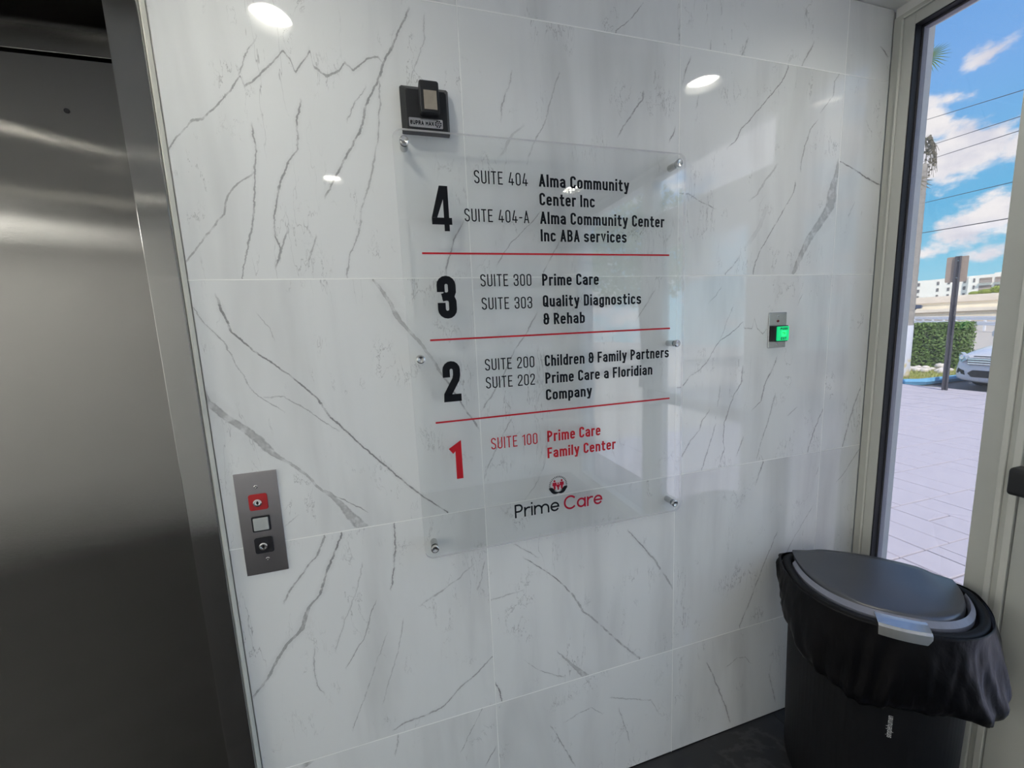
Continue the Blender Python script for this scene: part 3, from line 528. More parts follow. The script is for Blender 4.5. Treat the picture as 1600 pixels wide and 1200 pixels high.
# ------------------------------------------------------------------ stroke lettering
def arc(cx, cy, rx, ry, a0, a1, n=8):
    return [(cx + rx*math.cos(math.radians(a0+(a1-a0)*i/n)), cy + ry*math.sin(math.radians(a0+(a1-a0)*i/n))) for i in range(n+1)]
def glyph(ch, s, W, X0=.74, round_=False):
    """centre-line strokes of a glyph; cap height 1; returns (strokes, width)"""
    H = 1-s; X = X0-s; r = W/2; Wl = W*.94 if not round_ else X
    if round_: W = {'P': .50, 'C': .86}.get(ch, W)
    r = min(W/2, H/2); q = min(Wl/2, X/2)
    L = lambda *p: list(p)
    if ch == ' ': return [], W*.62
    if ch == 'I': return [L((0, 0), (0, H))], 0
    if ch == 'U': return [L((0, H)) + arc(W/2, r, W/2, r, 180, 360) + L((W, H))], W
    if ch == 'T': return [L((0, H), (W, H)), L((W/2, H), (W/2, 0))], W
    if ch == 'E': return [L((W*.9, H), (0, H), (0, 0), (W*.9, 0)), L((0, H*.52), (W*.75, H*.52))], W*.9
    if ch == 'F': return [L((W*.85, H), (0, H), (0, 0)), L((0, H*.5), (W*.7, H*.5))], W*.85
    if ch == 'H': return [L((0, 0), (0, H)), L((W, 0), (W, H)), L((0, H/2), (W, H/2))], W
    if ch == 'M': return [L((0, 0), (0, H), (W*.6, H*.35), (W*1.2, H), (W*1.2, 0))], W*1.2
    if ch == 'X': return [L((0, 0), (W, H)), L((0, H), (W, 0))], W
    if ch in 'O0': return [arc(W/2, H-r, W/2, r, 0, 180) + arc(W/2, r, W/2, r, 180, 360) + ['c']], W
    if ch == 'Q': return [arc(W/2, H-r, W/2, r, 0, 180) + arc(W/2, r, W/2, r, 180, 360) + ['c'], L((W*.6, H*.24), (W*1.05, -.02))], W
    if ch == 'C':
        if round_: return [arc(W/2, H/2, W/2, H/2, 48, 312, 20)], W*.9
        return [L((W, H-r-.07)) + arc(W/2, H-r, W/2, r, 0, 180) + arc(W/2, r, W/2, r, 180, 360) + L((W, r+.07), 'n')], W
    if ch == 'S': return [L((W, H-r-.03)) + arc(W/2, H-r, W/2, r, 0, 180) + L((0, H*.70), (W*.12, H*.60), (W*.88, H*.42), (W, H*.32)) + arc(W/2, r, W/2, r, 0, -180) + L((0, r+.03), 'n')], W
    if ch == '3': return [L((0, H-r-.06)) + arc(W/2, H-r, W/2, r, 180, 0) + L((W, H*.66), (W*.86, H*.55), (W*.42, H*.52)), L((W*.5, H*.52), (W*.86, H*.49), (W, H*.38)) + arc(W/2, r, W/2, r, 0, -180) + L((0, r+.06))], W
    if ch == '2': return [L((0, H-r-.08)) + arc(W/2, H-r, W/2, r, 180, 0) + L((W, H*.70), (W*.90, H*.56), (W*.02, H*.10), (0, 0), (W, 0))], W
    if ch == '1': return [L((-.02, H*.86), (W*.45, H), (W*.45, 0))], W*.45
    if ch == '4' and s > .15: return [L((W*.78, 0), (W*.78, H)), L((W*1.16, H*.17), (0, H*.17)), L((-s*.16, H*.24), (W*.50, H+.0), 'n')], W*1.16
    if ch == '4': return [L((W*.80, 0), (W*.80, H*.48)), L((W*1.12, H*.20), (0, H*.20), (W*.52, H+s*.3))], W*1.12
    if ch == '-': return [L((0, H*.42), (W*.55, H*.42))], W*.55
    if ch == '&': return [L((W*.95, H*.80)) + arc(W*.5, H-r*.85, W*.42, r*.85, 20, 190) + L((W*.10, H*.62), (W*.3, H*.52), (W*1.12, H*.52)), L((W*.35, H*.52), (0, H*.40)) + arc(W/2, r, W/2, r, 180, 360) + L((W, H*.62))], W*1.05
    if ch == 'A': return [L((0, -.02), (W*.55, H+.02)), L((W*1.1, -.02), (W*.55, H+.02)), L((W*.22, H*.26), (W*.88, H*.26))], W*1.1
    if ch == 'B': return [L((0, 0), (0, H)) + L((W*.5, H)) + arc(W*.5, H*.77, W*.45, H*.23, 80, -80, 6) + L((0, H*.54)), L((W*.45, H*.54)) + arc(W*.5, H*.27, W*.5, H*.27, 80, -90, 6) + L((0, 0), (0, .05))], W
    if ch == 'D': return [L((0, 0), (0, H)) + arc(W-r, H-r, r, r, 90, 0) + arc(W-r, r, r, r, 0, -90) + ['c']], W
    if ch == 'P':
        k = .27*H if not round_ else .28*H
        return [L((0, 0), (0, H), (W-k, H)) + arc(W-k, H-k, k, k, 85, -85, 8) + L((W-k, H-2*k), (0, H-2*k))], W
    if ch == 'R':
        k = .25*H; return [L((0, 0), (0, H), (W-k, H)) + arc(W-k, H-k, k, k, 85, -85, 8) + L((W-k, H-2*k), (0, H-2*k)), L((W*.45, H-2*k), (W, -.01))], W
    # lower case
    o = arc(Wl/2, X-q, Wl/2, q, 0, 180) + arc(Wl/2, q, Wl/2, q, 180, 360) + ['c']
    if ch == 'o': return [o], Wl
    if ch == 'd': return [o, L((Wl, 0), (Wl, H))], Wl
    if ch == 'b': return [o, L((0, 0), (0, H))], Wl
    if ch == 'p': return [o, L((0, -.24), (0, X))], Wl
    if ch == 'g': return [o, L((Wl, X), (Wl, -.08)) + arc(Wl/2, -.08, Wl/2, .14, 0, -160)], Wl
    if ch == 'a' and round_: return [o, L((Wl, 0), (Wl, X))], Wl
    if ch == 'a': return [L((0, X-q*1.05)) + arc(Wl/2, X-q, Wl/2, q, 180, 0) + L((Wl, -s/2), 'n'), L((Wl, X*.56), (Wl*.42, X*.56), (0, X*.40), (0, X*.16), (Wl*.38, 0), (Wl*.62, 0), (Wl, X*.18))], Wl
    if ch == 'c': return [L((Wl, X-q-.01)) + arc(Wl/2, X-q, Wl/2, q, 0, 180) + arc(Wl/2, q, Wl/2, q, 180, 360) + L((Wl, q+.01), 'n')], Wl
    if ch == 'e':
        if round_: return [L((0, X/2), (Wl, X/2)) + arc(Wl/2, X/2, Wl/2, X/2, 8, 318, 20)], Wl
        return [L((0, X*.54), (Wl, X*.54), (Wl, X-q)) + arc(Wl/2, X-q, Wl/2, q, 0, 180) + arc(Wl/2, q, Wl/2, q, 180, 352) + ['n']], Wl
    if ch == 'h': return [L((0, 0), (0, H)), L((0, X-q-.05)) + arc(Wl/2, X-q, Wl/2, q, 180, 0) + L((Wl, 0))], Wl
    if ch == 'n': return [L((0, 0), (0, X)), L((0, X-q-.05)) + arc(Wl/2, X-q, Wl/2, q, 180, 0) + L((Wl, 0))], Wl
    if ch == 'm':
        w_ = Wl*.92; q = min(w_/2, X/2)
        return [L((0, 0), (0, X)), L((0, X-q-.05)) + arc(w_/2, X-q, w_/2, q, 180, 0) + L((w_, 0)), L((w_, X-q-.05)) + arc(w_*1.5, X-q, w_/2, q, 180, 0) + L((w_*2, 0))], w_*2
    if ch == 'r': return [L((0, 0), (0, X)), L((0, X-q-.05)) + arc(Wl/2, X-q, Wl/2, q, 180, 75)], Wl*.55
    if ch == 'u': return [L((0, X)) + arc(Wl/2, q, Wl/2, q, 180, 360), L((Wl, 0), (Wl, X))], Wl
    if ch == 'v': return [L((0, X+.02), (Wl*.5, 0), (Wl, X+.02))], Wl
    if ch == 'y': return [L((0, X+.02), (Wl*.53, .04)), L((Wl*1.05, X+.02), (Wl*.42, -.22), (Wl*.1, -.22))], Wl*1.05
    if ch == 'l': return [L((0, 0), (0, H))], 0
    if ch == 'i': return [L((0, 0), (0, X)), L((0, H-.01), (0, H))], 0
    if ch == 't': return [L((Wl*.28, H*.93), (Wl*.28, q*.6)) + L((Wl*.45, 0), (Wl*.75, 0)), L((0, X), (Wl*.75, X))], Wl*.75
    if ch == 's':
        return [L((Wl, X-q*.95)) + arc(Wl/2, X-q*.85, Wl/2, q*.85, 0, 180) + L((Wl*.06, X*.60), (Wl*.94, X*.40)) + arc(Wl/2, q*.85, Wl/2, q*.85, 0, -180) + L((0, q*.95), 'n')], Wl
    return [], W
def ribbon(bm, pts, s, put, lo, hi, cap=True):
    if pts and pts[-1] == 'n': cap = False; pts = pts[:-1]
    closed = pts and pts[-1] == 'c'
    if closed: pts = pts[:-1]
    P_ = [Vector((p[0], p[1])) for p in pts]; Q = [P_[0]]
    for p in P_[1:]:
        if (p-Q[-1]).length > 1e-4: Q.append(p)
    if closed and (Q[0]-Q[-1]).length < 1e-4: Q.pop()
    n = len(Q); h = s/2
    if not closed and cap:
        d0 = (Q[0]-Q[1]).normalized(); d1 = (Q[-1]-Q[-2]).normalized(); Q[0] = Q[0]+d0*h; Q[-1] = Q[-1]+d1*h
    Lf, Rt = [], []
    for i in range(n):
        a = Q[i-1] if (i > 0 or closed) else None; b_ = Q[(i+1) % n] if (i < n-1 or closed) else None
        t0 = (Q[i]-a).normalized() if a is not None else None; t1 = (b_-Q[i]).normalized() if b_ is not None else None
        if t0 is None: t0 = t1
        if t1 is None: t1 = t0
        n0 = Vector((-t0.y, t0.x)); n1 = Vector((-t1.y, t1.x)); m = n0+n1
        if m.length < 1e-3: m = n0
        m.normalize(); k = min(1/max(m.dot(n0), .35), 2.2)
        for arr, sg in ((Lf, 1), (Rt, -1)):
            p = Q[i]+m*(h*k*sg); arr.append(bm.verts.new(put(p.x, max(lo, min(hi, p.y)))))
    for i in range(n if closed else n-1):
        j = (i+1) % n
        try: bm.faces.new((Lf[i], Lf[j], Rt[j], Rt[i]))
        except ValueError: pass
def textmesh(bm, txt, s, W, fn, gap=.13, round_=False, X0=.74):
    """returns total width in cap units after writing through fn(u,v)"""
    x = s/2; H = 1-s; items = []
    for ch in txt:
        st, w_ = glyph(ch, s, W, X0, round_)
        items.append((ch, st, x)); x += w_ + (s + gap if ch != ' ' else gap)
    return items, x - gap - s/2
def lettering(name, txt, x0, x1, z0, h, y, mat, parent, s=.17, W=.30, gap=.10, round_=False, X0=.74):
    bm = bmesh.new(); items, tot = textmesh(bm, txt, s, W, None, gap, round_, X0); k = (x1-x0)/tot
    for ch, st, ox in items:
        lo = -s/2 if ch not in 'gpyQ' else -1; hi = 1-s/2
        for q_, p in enumerate(st):
            ribbon(bm, p, s, lambda u, v, ox=ox, q_=q_: (x0+(u+ox)*k, y-.00012*q_, z0+(v+s/2)*h), lo, hi)
    for f in bm.faces:
        if f.normal.y > 0: pass
    me = bpy.data.meshes.new(name); bm.normal_update()
    for f in bm.faces:
        if f.normal.y > 0: f.normal_flip()
    bm.to_mesh(me); bm.free(); return link(name, me, mat, parent)

# ------------------------------------------------------------------ acrylic directory sign
sg = thing('directory_sign', 'clear acrylic tenant directory held off the marble wall by six steel standoffs', 'sign', (.2145, 0, .896))
def S(o): return place(o, sg)
PY = -.0365                     # front face of the acrylic
bm = bmesh.new(); poly = rrect(-.165, .594, .896, 1.906, .022, 8)
a = [bm.verts.new((u, PY, v)) for u, v in poly]; b_ = [bm.verts.new((u, PY+.0085, v)) for u, v in poly]
bm.faces.new(a); bm.faces.new(b_[::-1])
for i in range(len(poly)):
    f = bm.faces.new((a[i], a[(i+1) % len(poly)], b_[(i+1) % len(poly)], b_[i])); f.material_index = 1
S(frombm('acrylic_panel', bm, [M['acrylic'], M['acrylic_edge']]))
for x in (-.1405, .570):
    for z in (1.880, 1.4005, .9225):
        bm = bmesh.new(); lathe(bm, [(0, 0), (.0088, 0), (.0088, PY+.0088), (0, PY+.0088)][::-1], (x, 0, z), (0, 1, 0), 24)
        st = S(frombm('standoff', bm, M['silver'], smooth=False))
        bm = bmesh.new(); lathe(bm, [(0, -.0036), (.0016, -.0040), (.0075, -.0058), (.0098, -.0046), (.0102, -.0006), (.0, -.0004)], (x, PY, z), (0, 1, 0), 28)
        hd = frombm('cap', bm, M['silver']); hd.parent = st
TY = PY-.0005
BK, RD = M['black_ink'], M['red_ink']
def T(txt, x0, x1, z0, h=.029, mat=BK, bold=True, name='lettering', label=None, **kw):
    kw.setdefault('s', .165 if bold else .10); kw.setdefault('W', .285 if bold else .31)
    o = S(lettering(name, txt, x0, x1, z0, h, TY, mat, None, **kw))
    if label: o['label'] = label
    return o
for txt, x0, z0 in (('SUITE 404', .011, 1.8005), ('SUITE 404-A', -.0165, 1.715), ('SUITE 300', .013, 1.566), ('SUITE 303', .013, 1.511), ('SUITE 200', .013, 1.3625), ('SUITE 202', .013, 1.3175)):
    T(txt, x0, .142, z0, bold=False, gap=.13)
T('SUITE 100', .018, .143, 1.160, .030, RD, False, gap=.13, label='red lettering')
for txt, x1, z0 in (('Alma Community', .419, 1.801), ('Center Inc', .320, 1.758), ('Alma Community Center', .526, 1.7145), ('Inc ABA services', .411, 1.673), ('Prime Care', .328, 1.566),
                    ('Quality Diagnostics', .455, 1.5135), ('& Rehab', .286, 1.469), ('Children & Family Partners', .545, 1.3625), ('Prime Care a Floridian', .491, 1.3175), ('Company', .303, 1.2735)):
    T(txt, .1705, x1, z0)
T('Prime Care', .1705, .327, 1.1615, .030, RD, label='red lettering'); T('Family Center', .1695, .373, 1.1165, .029, RD, label='red lettering')
for ch, x0, x1, z0, mt in (('4', -.092, -.046, 1.692, BK), ('3', -.092, -.0475, 1.493, BK), ('2', -.092, -.0495, 1.293, BK), ('1', -.0845, -.0575, 1.096, RD)):
    if ch == '4':
        bm = bmesh.new()
        for q_, pl in enumerate(([(0, .145), (1, .145), (1, .30), (0, .30)], [(.60, 0), (.86, 0), (.86, 1), (.60, 1)], [(0, .30), (.27, .30), (.60, .70), (.62, 1), (.44, 1)])):
            bm.faces.new([bm.verts.new((x0+u*(x1-x0), TY-.00012*q_, z0+v*.099)) for u, v in pl])
        bm.normal_update(); o = S(link('floor_number', bpy.data.meshes.new('floor_number'), mt)); bm.to_mesh(o.data); bm.free(); continue
    o = T(ch, x0, x1, z0, .099, mt, name='floor_number', s=.185, W=.26)
    if ch == '1': o['label'] = 'red floor number'
for z, x0, x1 in ((1.6425, -.1195, .543), (1.444, -.1155, .548), (1.2445, -.1165, .549)):
    bm = bmesh.new(); prism(bm, [(x0, z-.0021), (x1, z-.0021), (x1, z+.0021), (x0, z+.0021)], XZ, TY-.0002, PY-.0001); o = S(frombm('divider_line', bm, RD)); o['label'] = 'dark red divider line'
# company emblem: two hands, three figures, a ring of rays
T('Prime', .072, .199, .9645, .0375, name='emblem_lettering', s=.13, W=.45, gap=.09, round_=True, X0=.72)
o = T('Care', .2125, .330, .9625, .0405, M['logo_red'], name='emblem_lettering', s=.13, W=.45, gap=.08, round_=True, X0=.70); o['label'] = 'red thin lettering'
ex, ez = .1975, 1.0370
bm = bmesh.new()
for i in range(19):
    a = math.radians(-8 + 196*i/18); ca, sa = math.cos(a), math.sin(a)
    q = [(ex + ca*r_ - sa*t_, ez + sa*r_ + ca*t_) for r_, t_ in ((.0218, -.0008), (.0265, -.0010), (.0265, .0010), (.0218, .0008))]
    prism(bm, q, XZ, TY-.0002, PY-.0001)
S(frombm('emblem_rays', bm, BK))
bm = bmesh.new()
hand = [(-.0275, -.0075), (-.0240, -.0050), (-.0175, -.0045), (-.0140, -.0080), (-.0095, -.0120), (-.0045, -.0155), (-.0080, -.0145), (-.0130, -.0130), (-.0060, -.0175), (.0020, -.0195), (-.0010, -.0225), (-.0080, -.0240), (-.0150, -.0225), (-.0200, -.0180), (-.0235, -.0125)]
for sgn in (1, -1):
    for part in (hand[0:6]+hand[6:8]+hand[13:], [hand[7], hand[8], hand[9], hand[10], hand[11], hand[12], hand[13]]):
        prism(bm, [(ex+sgn*u, ez+v) for u, v in (part if sgn == 1 else part[::-1])], XZ, TY-.0002, PY-.0001)
S(frombm('emblem_hands', bm, BK))
bm = bmesh.new()
for dx, k in ((-.0105, 1.0), (.0105, 1.0), (0, .78)):
    cz = ez + .0045*(1 if k == 1 else -.2)
    prism(bm, [(ex+dx+.0030*k*math.cos(2*PI*i/10), cz+.0085*k+.0030*k*math.sin(2*PI*i/10)) for i in range(10)], XZ, TY-.0002, PY-.0001)
    prism(bm, [(ex+dx+u*k, cz+v*k) for u, v in ((-.0055, .0045), (.0055, .0045), (.0062, -.0045), (.0030, -.0055), (.0026, -.0150), (-.0026, -.0150), (-.0030, -.0055), (-.0062, -.0045))], XZ, TY-.0002, PY-.0001)
S(frombm('emblem_figures', bm, M['logo_red']))

# ------------------------------------------------------------------ black magnetic lock box above the sign
lb = thing('wall_device', 'black plastic wall device with silver label above the top left corner of the sign', 'wall device', (-.088, 0, 1.909))
def Lb(o): return place(o, lb)
bm = bmesh.new()
back = [(-.141, 1.9095), (-.0345, 1.9095), (-.0345, 2.003), (-.0385, 2.006), (-.137, 2.006), (-.141, 2.003)]
fr = [(-.131, 1.9095), (-.0415, 1.9095), (-.0415, 1.988), (-.046, 1.992), (-.126, 1.992), (-.131, 1.988)]
va = [bm.verts.new((u, -.0002, v)) for u, v in back]; vb = [bm.verts.new((u, -.012, v)) for u, v in back]; vc = [bm.verts.new((u, -.0285, v)) for u, v in fr]
bm.faces.new(va); bm.faces.new(vc[::-1])
for R1, R2 in ((va, vb), (vb, vc)):
    for i in range(6): bm.faces.new((R1[i], R1[(i+1) % 6], R2[(i+1) % 6], R2[i]))
Lb(frombm('body', bm, M['black_plastic'], bevel=.0012))
bm = bmesh.new(); prism(bm, rrect(-.1015, -.0590, 1.938, 2.004, .005), XZ, -.046, -.024); cl2 = Lb(frombm('latch_block', bm, M['black_plastic'], bevel=.003, seg=3))
bm = bmesh.new(); prism(bm, [(-.0925, 1.945), (-.0645, 1.945), (-.0645, 1.9835), (-.0925, 1.9835)], XZ, -.0468, -.0455); o = frombm('sensor_plate', bm, M['tan_metal'], bevel=.0004); o.parent = cl2
bm = bmesh.new(); prism(bm, rrect(-.1265, -.0525, 1.9145, 1.9335, .0022), XZ, -.0294, -.0284); nl = Lb(frombm('name_label', bm, M['silver']))
lt = lettering('lettering', 'SUPRA MAX', -.1240, -.0725, 1.9195, .0085, -.0298, BK, None, s=.22, W=.55, gap=.16); lt.parent = nl
bm = bmesh.new()
for i in range(8):
    a0 = 2*PI*i/8+.1; q = [(-.0625+r_*math.cos(a0+t_), 1.9240+r_*math.sin(a0+t_)) for r_, t_ in ((.0048, 0), (.0075, 0), (.0075, .5), (.0048, .5))]
    prism(bm, q, XZ, -.0299, -.0293)
for dz in (-.0018, .0018): prism(bm, [(-.0655, 1.924+dz-.0006), (-.0595, 1.924+dz-.0006), (-.0595, 1.924+dz+.0006), (-.0655, 1.924+dz+.0006)], XZ, -.0299, -.0293)
o = frombm('globe_mark', bm, BK); o.parent = nl

# ------------------------------------------------------------------ elevator call panel
cp = thing('call_panel', 'stainless steel elevator call plate with red key switch and square button', 'elevator buttons', (-.524, 0, .923))
def Cp(o): return place(o, cp)
CX = -.5235
bm = bmesh.new(); prism(bm, [(-.5665, .9225), (-.4805, .9225), (-.4805, 1.1675), (-.5665, 1.1675)], XZ, -.0035, -.0002); Cp(frombm('plate', bm, M['plate_steel'], bevel=.0006))
def screw(x, z, y, r, parent, fn):
    bm = bmesh.new(); lathe(bm, [(0, -.0004), (r*.6, -.0006), (r, -.0001)], (x, y, z), (0, 1, 0), 16); o = fn(frombm('screw', bm, M['chrome']))
    bm = bmesh.new(); box(bm, x-r*.75, x+r*.75, y-.0009, y-.0005, z-r*.16, z+r*.16); q = frombm('slot', bm, M['gasket']); q.parent = o
screw(CX-.0015, 1.1335, -.0035, .0042, cp, Cp); screw(CX+.003, .9575, -.0035, .0042, cp, Cp)
def sq(name, x0, x1, z0, z1, mat, y0, y1, r=.004, bev=.0008):
    bm = bmesh.new(); prism(bm, rrect(x0, x1, z0, z1, r), XZ, y0, y1); return Cp(frombm(name, bm, mat, bevel=bev))
def keylock(cx, cz, y, r):
    bm = bmesh.new(); lathe(bm, [(0, -.0045), (r*.60, -.0045), (r*.66, -.0060), (r*.95, -.0055), (r, -.001), (r, 0)], (cx, y, cz), (0, 1, 0), 28); k = Cp(frombm('key_lock', bm, M['chrome'], smooth=False))
    bm = bmesh.new(); box(bm, cx-.0012, cx+.0012, y-.0051, y-.0044, cz-.0042, cz+.0042); prism(bm, [(cx+.0026*math.cos(2*PI*i/12), cz+.0026*math.sin(2*PI*i/12)) for i in range(12)], XZ, y-.0051, y-.0044)
    q = frombm('keyhole', bm, M['gasket']); q.parent = k
rs = sq('key_switch', CX-.0190, CX+.0190, 1.0785, 1.1165, M['red_plastic'], -.0060, -.0034, .005); rs['label'] = 'red plastic key switch'
keylock(CX, 1.0975, -.0060, .0092)
bb = sq('call_button', CX-.0190, CX+.0190, 1.0265, 1.0635, M['gasket'], -.0056, -.0034, .003)
bm = bmesh.new(); prism(bm, rrect(CX-.0155, CX+.0155, 1.0300, 1.0600, .002), XZ, -.0078, -.0050); q = frombm('lens', bm, M['grey_lens'], bevel=.0012); q.parent = bb; q['label'] = 'grey square push lens'
ks = sq('key_switch', CX-.0190, CX+.0190, .9735, 1.0115, M['gasket'], -.0060, -.0034, .005); ks['label'] = 'black plastic key switch'
keylock(CX, .9925, -.0060, .0092)

# ------------------------------------------------------------------ lit green exit button
eb = thing('exit_button', 'small steel plate with lit green push to exit button on the marble wall', 'exit button', (.975, 0, 1.364))
def Eb(o): return place(o, eb)
bm = bmesh.new(); prism(bm, [(.940, 1.3645), (1.0105, 1.3645), (1.0105, 1.4765), (.940, 1.4765)], XZ, -.0045, -.0002); Eb(frombm('plate', bm, M['silver'], bevel=.0015))
for z in (1.4635, 1.3755): screw(.975, z, -.0045, .0034, eb, Eb)
bm = bmesh.new(); lathe(bm, [(0, -.0030), (.0030, -.0022), (.0040, 0)], (.975, -.0045, 1.4490), (0, 1, 0), 16); o = Eb(frombm('status_light', bm, simple('dark_red_lens', (.16, .012, .02), .25))); o['label'] = 'dark red indicator lens'
bm = bmesh.new(); prism(bm, rrect(.9495, 1.0005, 1.3845, 1.4350, .003), XZ, -.0200, -.0044); hs = Eb(frombm('housing', bm, M['black_plastic'], bevel=.001))
bm = bmesh.new(); prism(bm, rrect(.9525, .9975, 1.3875, 1.4320, .003), XZ, -.0262, -.0198); gb = frombm('green_button', bm, M['green_lit'], bevel=.0015); gb.parent = hs; gb['label'] = 'lit green square button'
bm = bmesh.new(); prism(bm, rrect(.9670, .9840, 1.4020, 1.4190, .003), XZ, -.0266, -.0262); o = frombm('button_glow', bm, M['green_core']); o.parent = hs
for txt, x0, x1, z0 in (('PUSH', .9610, .9890, 1.4210), ('TO', .9695, .9810, 1.4068), ('E IT', .9640, .9860, 1.3905)):
    o = lettering('lettering', txt if txt != 'E IT' else 'EXIT', x0, x1, z0, .0078, -.0268, M['green_text'], None, s=.24, W=.5, gap=.18); o.parent = hs
# ------------------------------------------------------------------ rubbish bin in the corner
BO = Vector((1.183, -.175, 0)); BT = Vector((.714, -.700, 0)); BN = Vector((-.700, -.714, 0))
def bw(t, n, z): return BO + BT*t + BN*n + Vector((0, 0, z))
def outline(k=1.0, N=44, hw=.227, dep=.298, nb=0.0):
    """semi-round footprint (t, n): flat back, bulging front; k insets it"""
    pts = []; r = .055
    c0 = (hw-r, r)
    for i in range(6):
        a = math.radians(-90+90*i/5); pts.append((c0[0]+r*math.cos(a), c0[1]+r*math.sin(a)))
    m = N
    for i in range(1, m):
        a = PI*i/m; ca, sa = math.cos(a), math.sin(a)
        pts.append((math.copysign(hw*abs(ca)**(2/2.5), ca), .07+(dep-.07)*abs(sa)**(2/2.15)))
    for i in range(6):
        a = math.radians(180+90*i/5); pts.append((-c0[0]+r*math.cos(a), c0[1]+r*math.sin(a)))
    c = (0, .14)
    return [(c[0]+(t-c[0])*k, c[1]+(n-c[1])*k) for t, n in pts]
bin_ = thing('rubbish_bin', 'black semi-round plastic rubbish bin standing in the corner under the window', 'trash can', (BO.x, BO.y, 0))
def B(o): return place(o, bin_)
def rings(bm, lst, cap0=True, cap1=True):
    R_ = [[bm.verts.new(p) for p in r] for r in lst]; n = len(R_[0])
    for i in range(len(R_)-1):
        for k in range(n): bm.faces.new((R_[i][k], R_[i][(k+1) % n], R_[i+1][(k+1) % n], R_[i+1][k]))
    if cap0: bm.faces.new(R_[0][::-1])
    if cap1: bm.faces.new(R_[-1])
    return R_
def rg(k, z, **kw): return [bw(t, n, z) for t, n in outline(k, **kw)]
bm = bmesh.new(); rings(bm, [rg(.84, .003), rg(.86, .001), rg(.865, .02), rg(.89, .35), rg(.905, .60), rg(.905, .645)]); B(frombm('body', bm, M['bin_body'], smooth=False))
bm = bmesh.new(); rings(bm, [rg(.925, .625), rg(.99, .635), rg(1.0, .655), rg(.985, .667), rg(.945, .670), rg(.90, .668), rg(.89, .640)], True, False)
rim = B(frombm('rim', bm, M['bin_body'], smooth=True))
# sloped grey band between rim and flap (front arc only)
def arcpts(hw, dep, n0, m=40, a0=6, a1=174, e1=2.5, e2=2.15):
    out = []
    for i in range(m+1):
        a = math.radians(a0+(a1-a0)*i/m); ca, sa = math.cos(a), math.sin(a)
        out.append((math.copysign(hw*abs(ca)**(2/e1), ca), n0+(dep-n0)*abs(sa)**(2/e2)))
    return out
bm = bmesh.new()
o1 = arcpts(.203, .273, .05); o2 = arcpts(.195, .259, .05)
va = [bm.verts.new(bw(t, n, .6695)) for t, n in o1]; vb = [bm.verts.new(bw(t, n, .684 - .004)) for t, n in o2]; vc = [bm.verts.new(bw(t*.98, n-.004, .660)) for t, n in o2]; vd = [bm.verts.new(bw(t, n, .655)) for t, n in o1]
for i in range(len(va)-1):
    for X1, X2 in ((va, vb), (vb, vc), (vc, vd), (vd, va)): bm.faces.new((X1[i], X1[i+1], X2[i+1], X2[i]))
B(frombm('grey_band', bm, M['band_grey'], smooth=False))
# domed flap
flapm, nt, p = newmat('flap_satin_plastic')
co = nt.objco(); sp_ = nt.noise(co, 420, 3); nt.put(p.inputs['Base Color'], nt.mix(sp_, (.030, .033, .042, 1), (.055, .058, .068, 1))); p.inputs['Roughness'].default_value = .30; p.inputs['Specular IOR Level'].default_value = 1.0
nt.put(p.inputs['Normal'], nt.bump(sp_, .12, .0004))
fa = arcpts(.194, .256, .012, 40, 0, 180)
nR = 14; bm = bmesh.new(); rows = []
def domez(t, n):
    f_ = max(0, min(1, (.160-abs(t))/.045)); f_ = f_*f_*(3-2*f_); back = max(0, 1-(n/.10))**1.5
    return .673 + .026*(1-(t/.21)**2)*max(0, 1-((n-.03)/.235)**2) + .007*f_*back
for j in range(nR+1):
    k = j/nR; row = []
    for t, n in fa:
        tt = t*(1-k*.999) if False else t
        nn = .004+(n-.004)*(1-k)
        row.append(bm.verts.new(bw(tt, nn, domez(tt, nn) if j else .673)))
    rows.append(row)
for j in range(nR):
    for i in range(len(fa)-1): bm.faces.new((rows[j][i], rows[j][i+1], rows[j+1][i+1], rows[j+1][i]))
bmesh.ops.remove_doubles(bm, verts=bm.verts, dist=.0006)
ed_ = [e for e in bm.edges if e.is_boundary]; ex_ = bmesh.ops.extrude_edge_only(bm, edges=ed_)
for v_ in ex_['geom']:
    if isinstance(v_, bmesh.types.BMVert): v_.co.z = .660
B(frombm('flap', bm, flapm, smooth=True))
# silver handle plate
bm = bmesh.new(); prof = [(.262, .6770), (.275, .6765), (.300, .6715), (.3060, .6670), (.3095, .6430), (.3060, .6430), (.3020, .6650), (.275, .6725), (.262, .6735)]
n_ = 8; R_ = []
for i in range(n_+1):
    t = -.045+.104*i/n_; c_ = -.012*(t/.06)**2*.6
    R_.append([bm.verts.new(bw(t, n+c_, z)) for n, z in prof])
for i in range(n_):
    for k in range(len(prof)): bm.faces.new((R_[i][k], R_[i][(k+1) % len(prof)], R_[i+1][(k+1) % len(prof)], R_[i+1][k]))
bm.faces.new(R_[0]); bm.faces.new(R_[-1][::-1])
o = B(frombm('handle', bm, M['silver'], bevel=.0007)); o['label'] = 'bright silver handle plate'
# maker's lettering running up the front of the body
def onfront(u, v): # u along height, v across
    return bw(.012 - v, .2755-.0006, .335+u)
bm = bmesh.new(); items, tot = textmesh(bm, 'simplehuman', .13, .42, None, .12); k = .066/tot
for ch, st, ox in items:
    for p_ in st: ribbon(bm, p_, .13, lambda u, v, ox=ox: tuple(bw(-.006-.0125*v+.012, .2815, .335+(u+ox)*k)), -1, 1)
o = B(frombm('lettering', bm, simple('pale_grey_print', (.55, .56, .56), .5))); o['label'] = 'small pale grey vertical lettering'
# pedal
bm = bmesh.new(); prism(bm, [(-.07, .012), (.07, .012), (.06, .03), (-.06, .03)], lambda u, v, d: bw(u, d, v), .250, .300); B(frombm('foot_pedal', bm, M['silver'], bevel=.004))

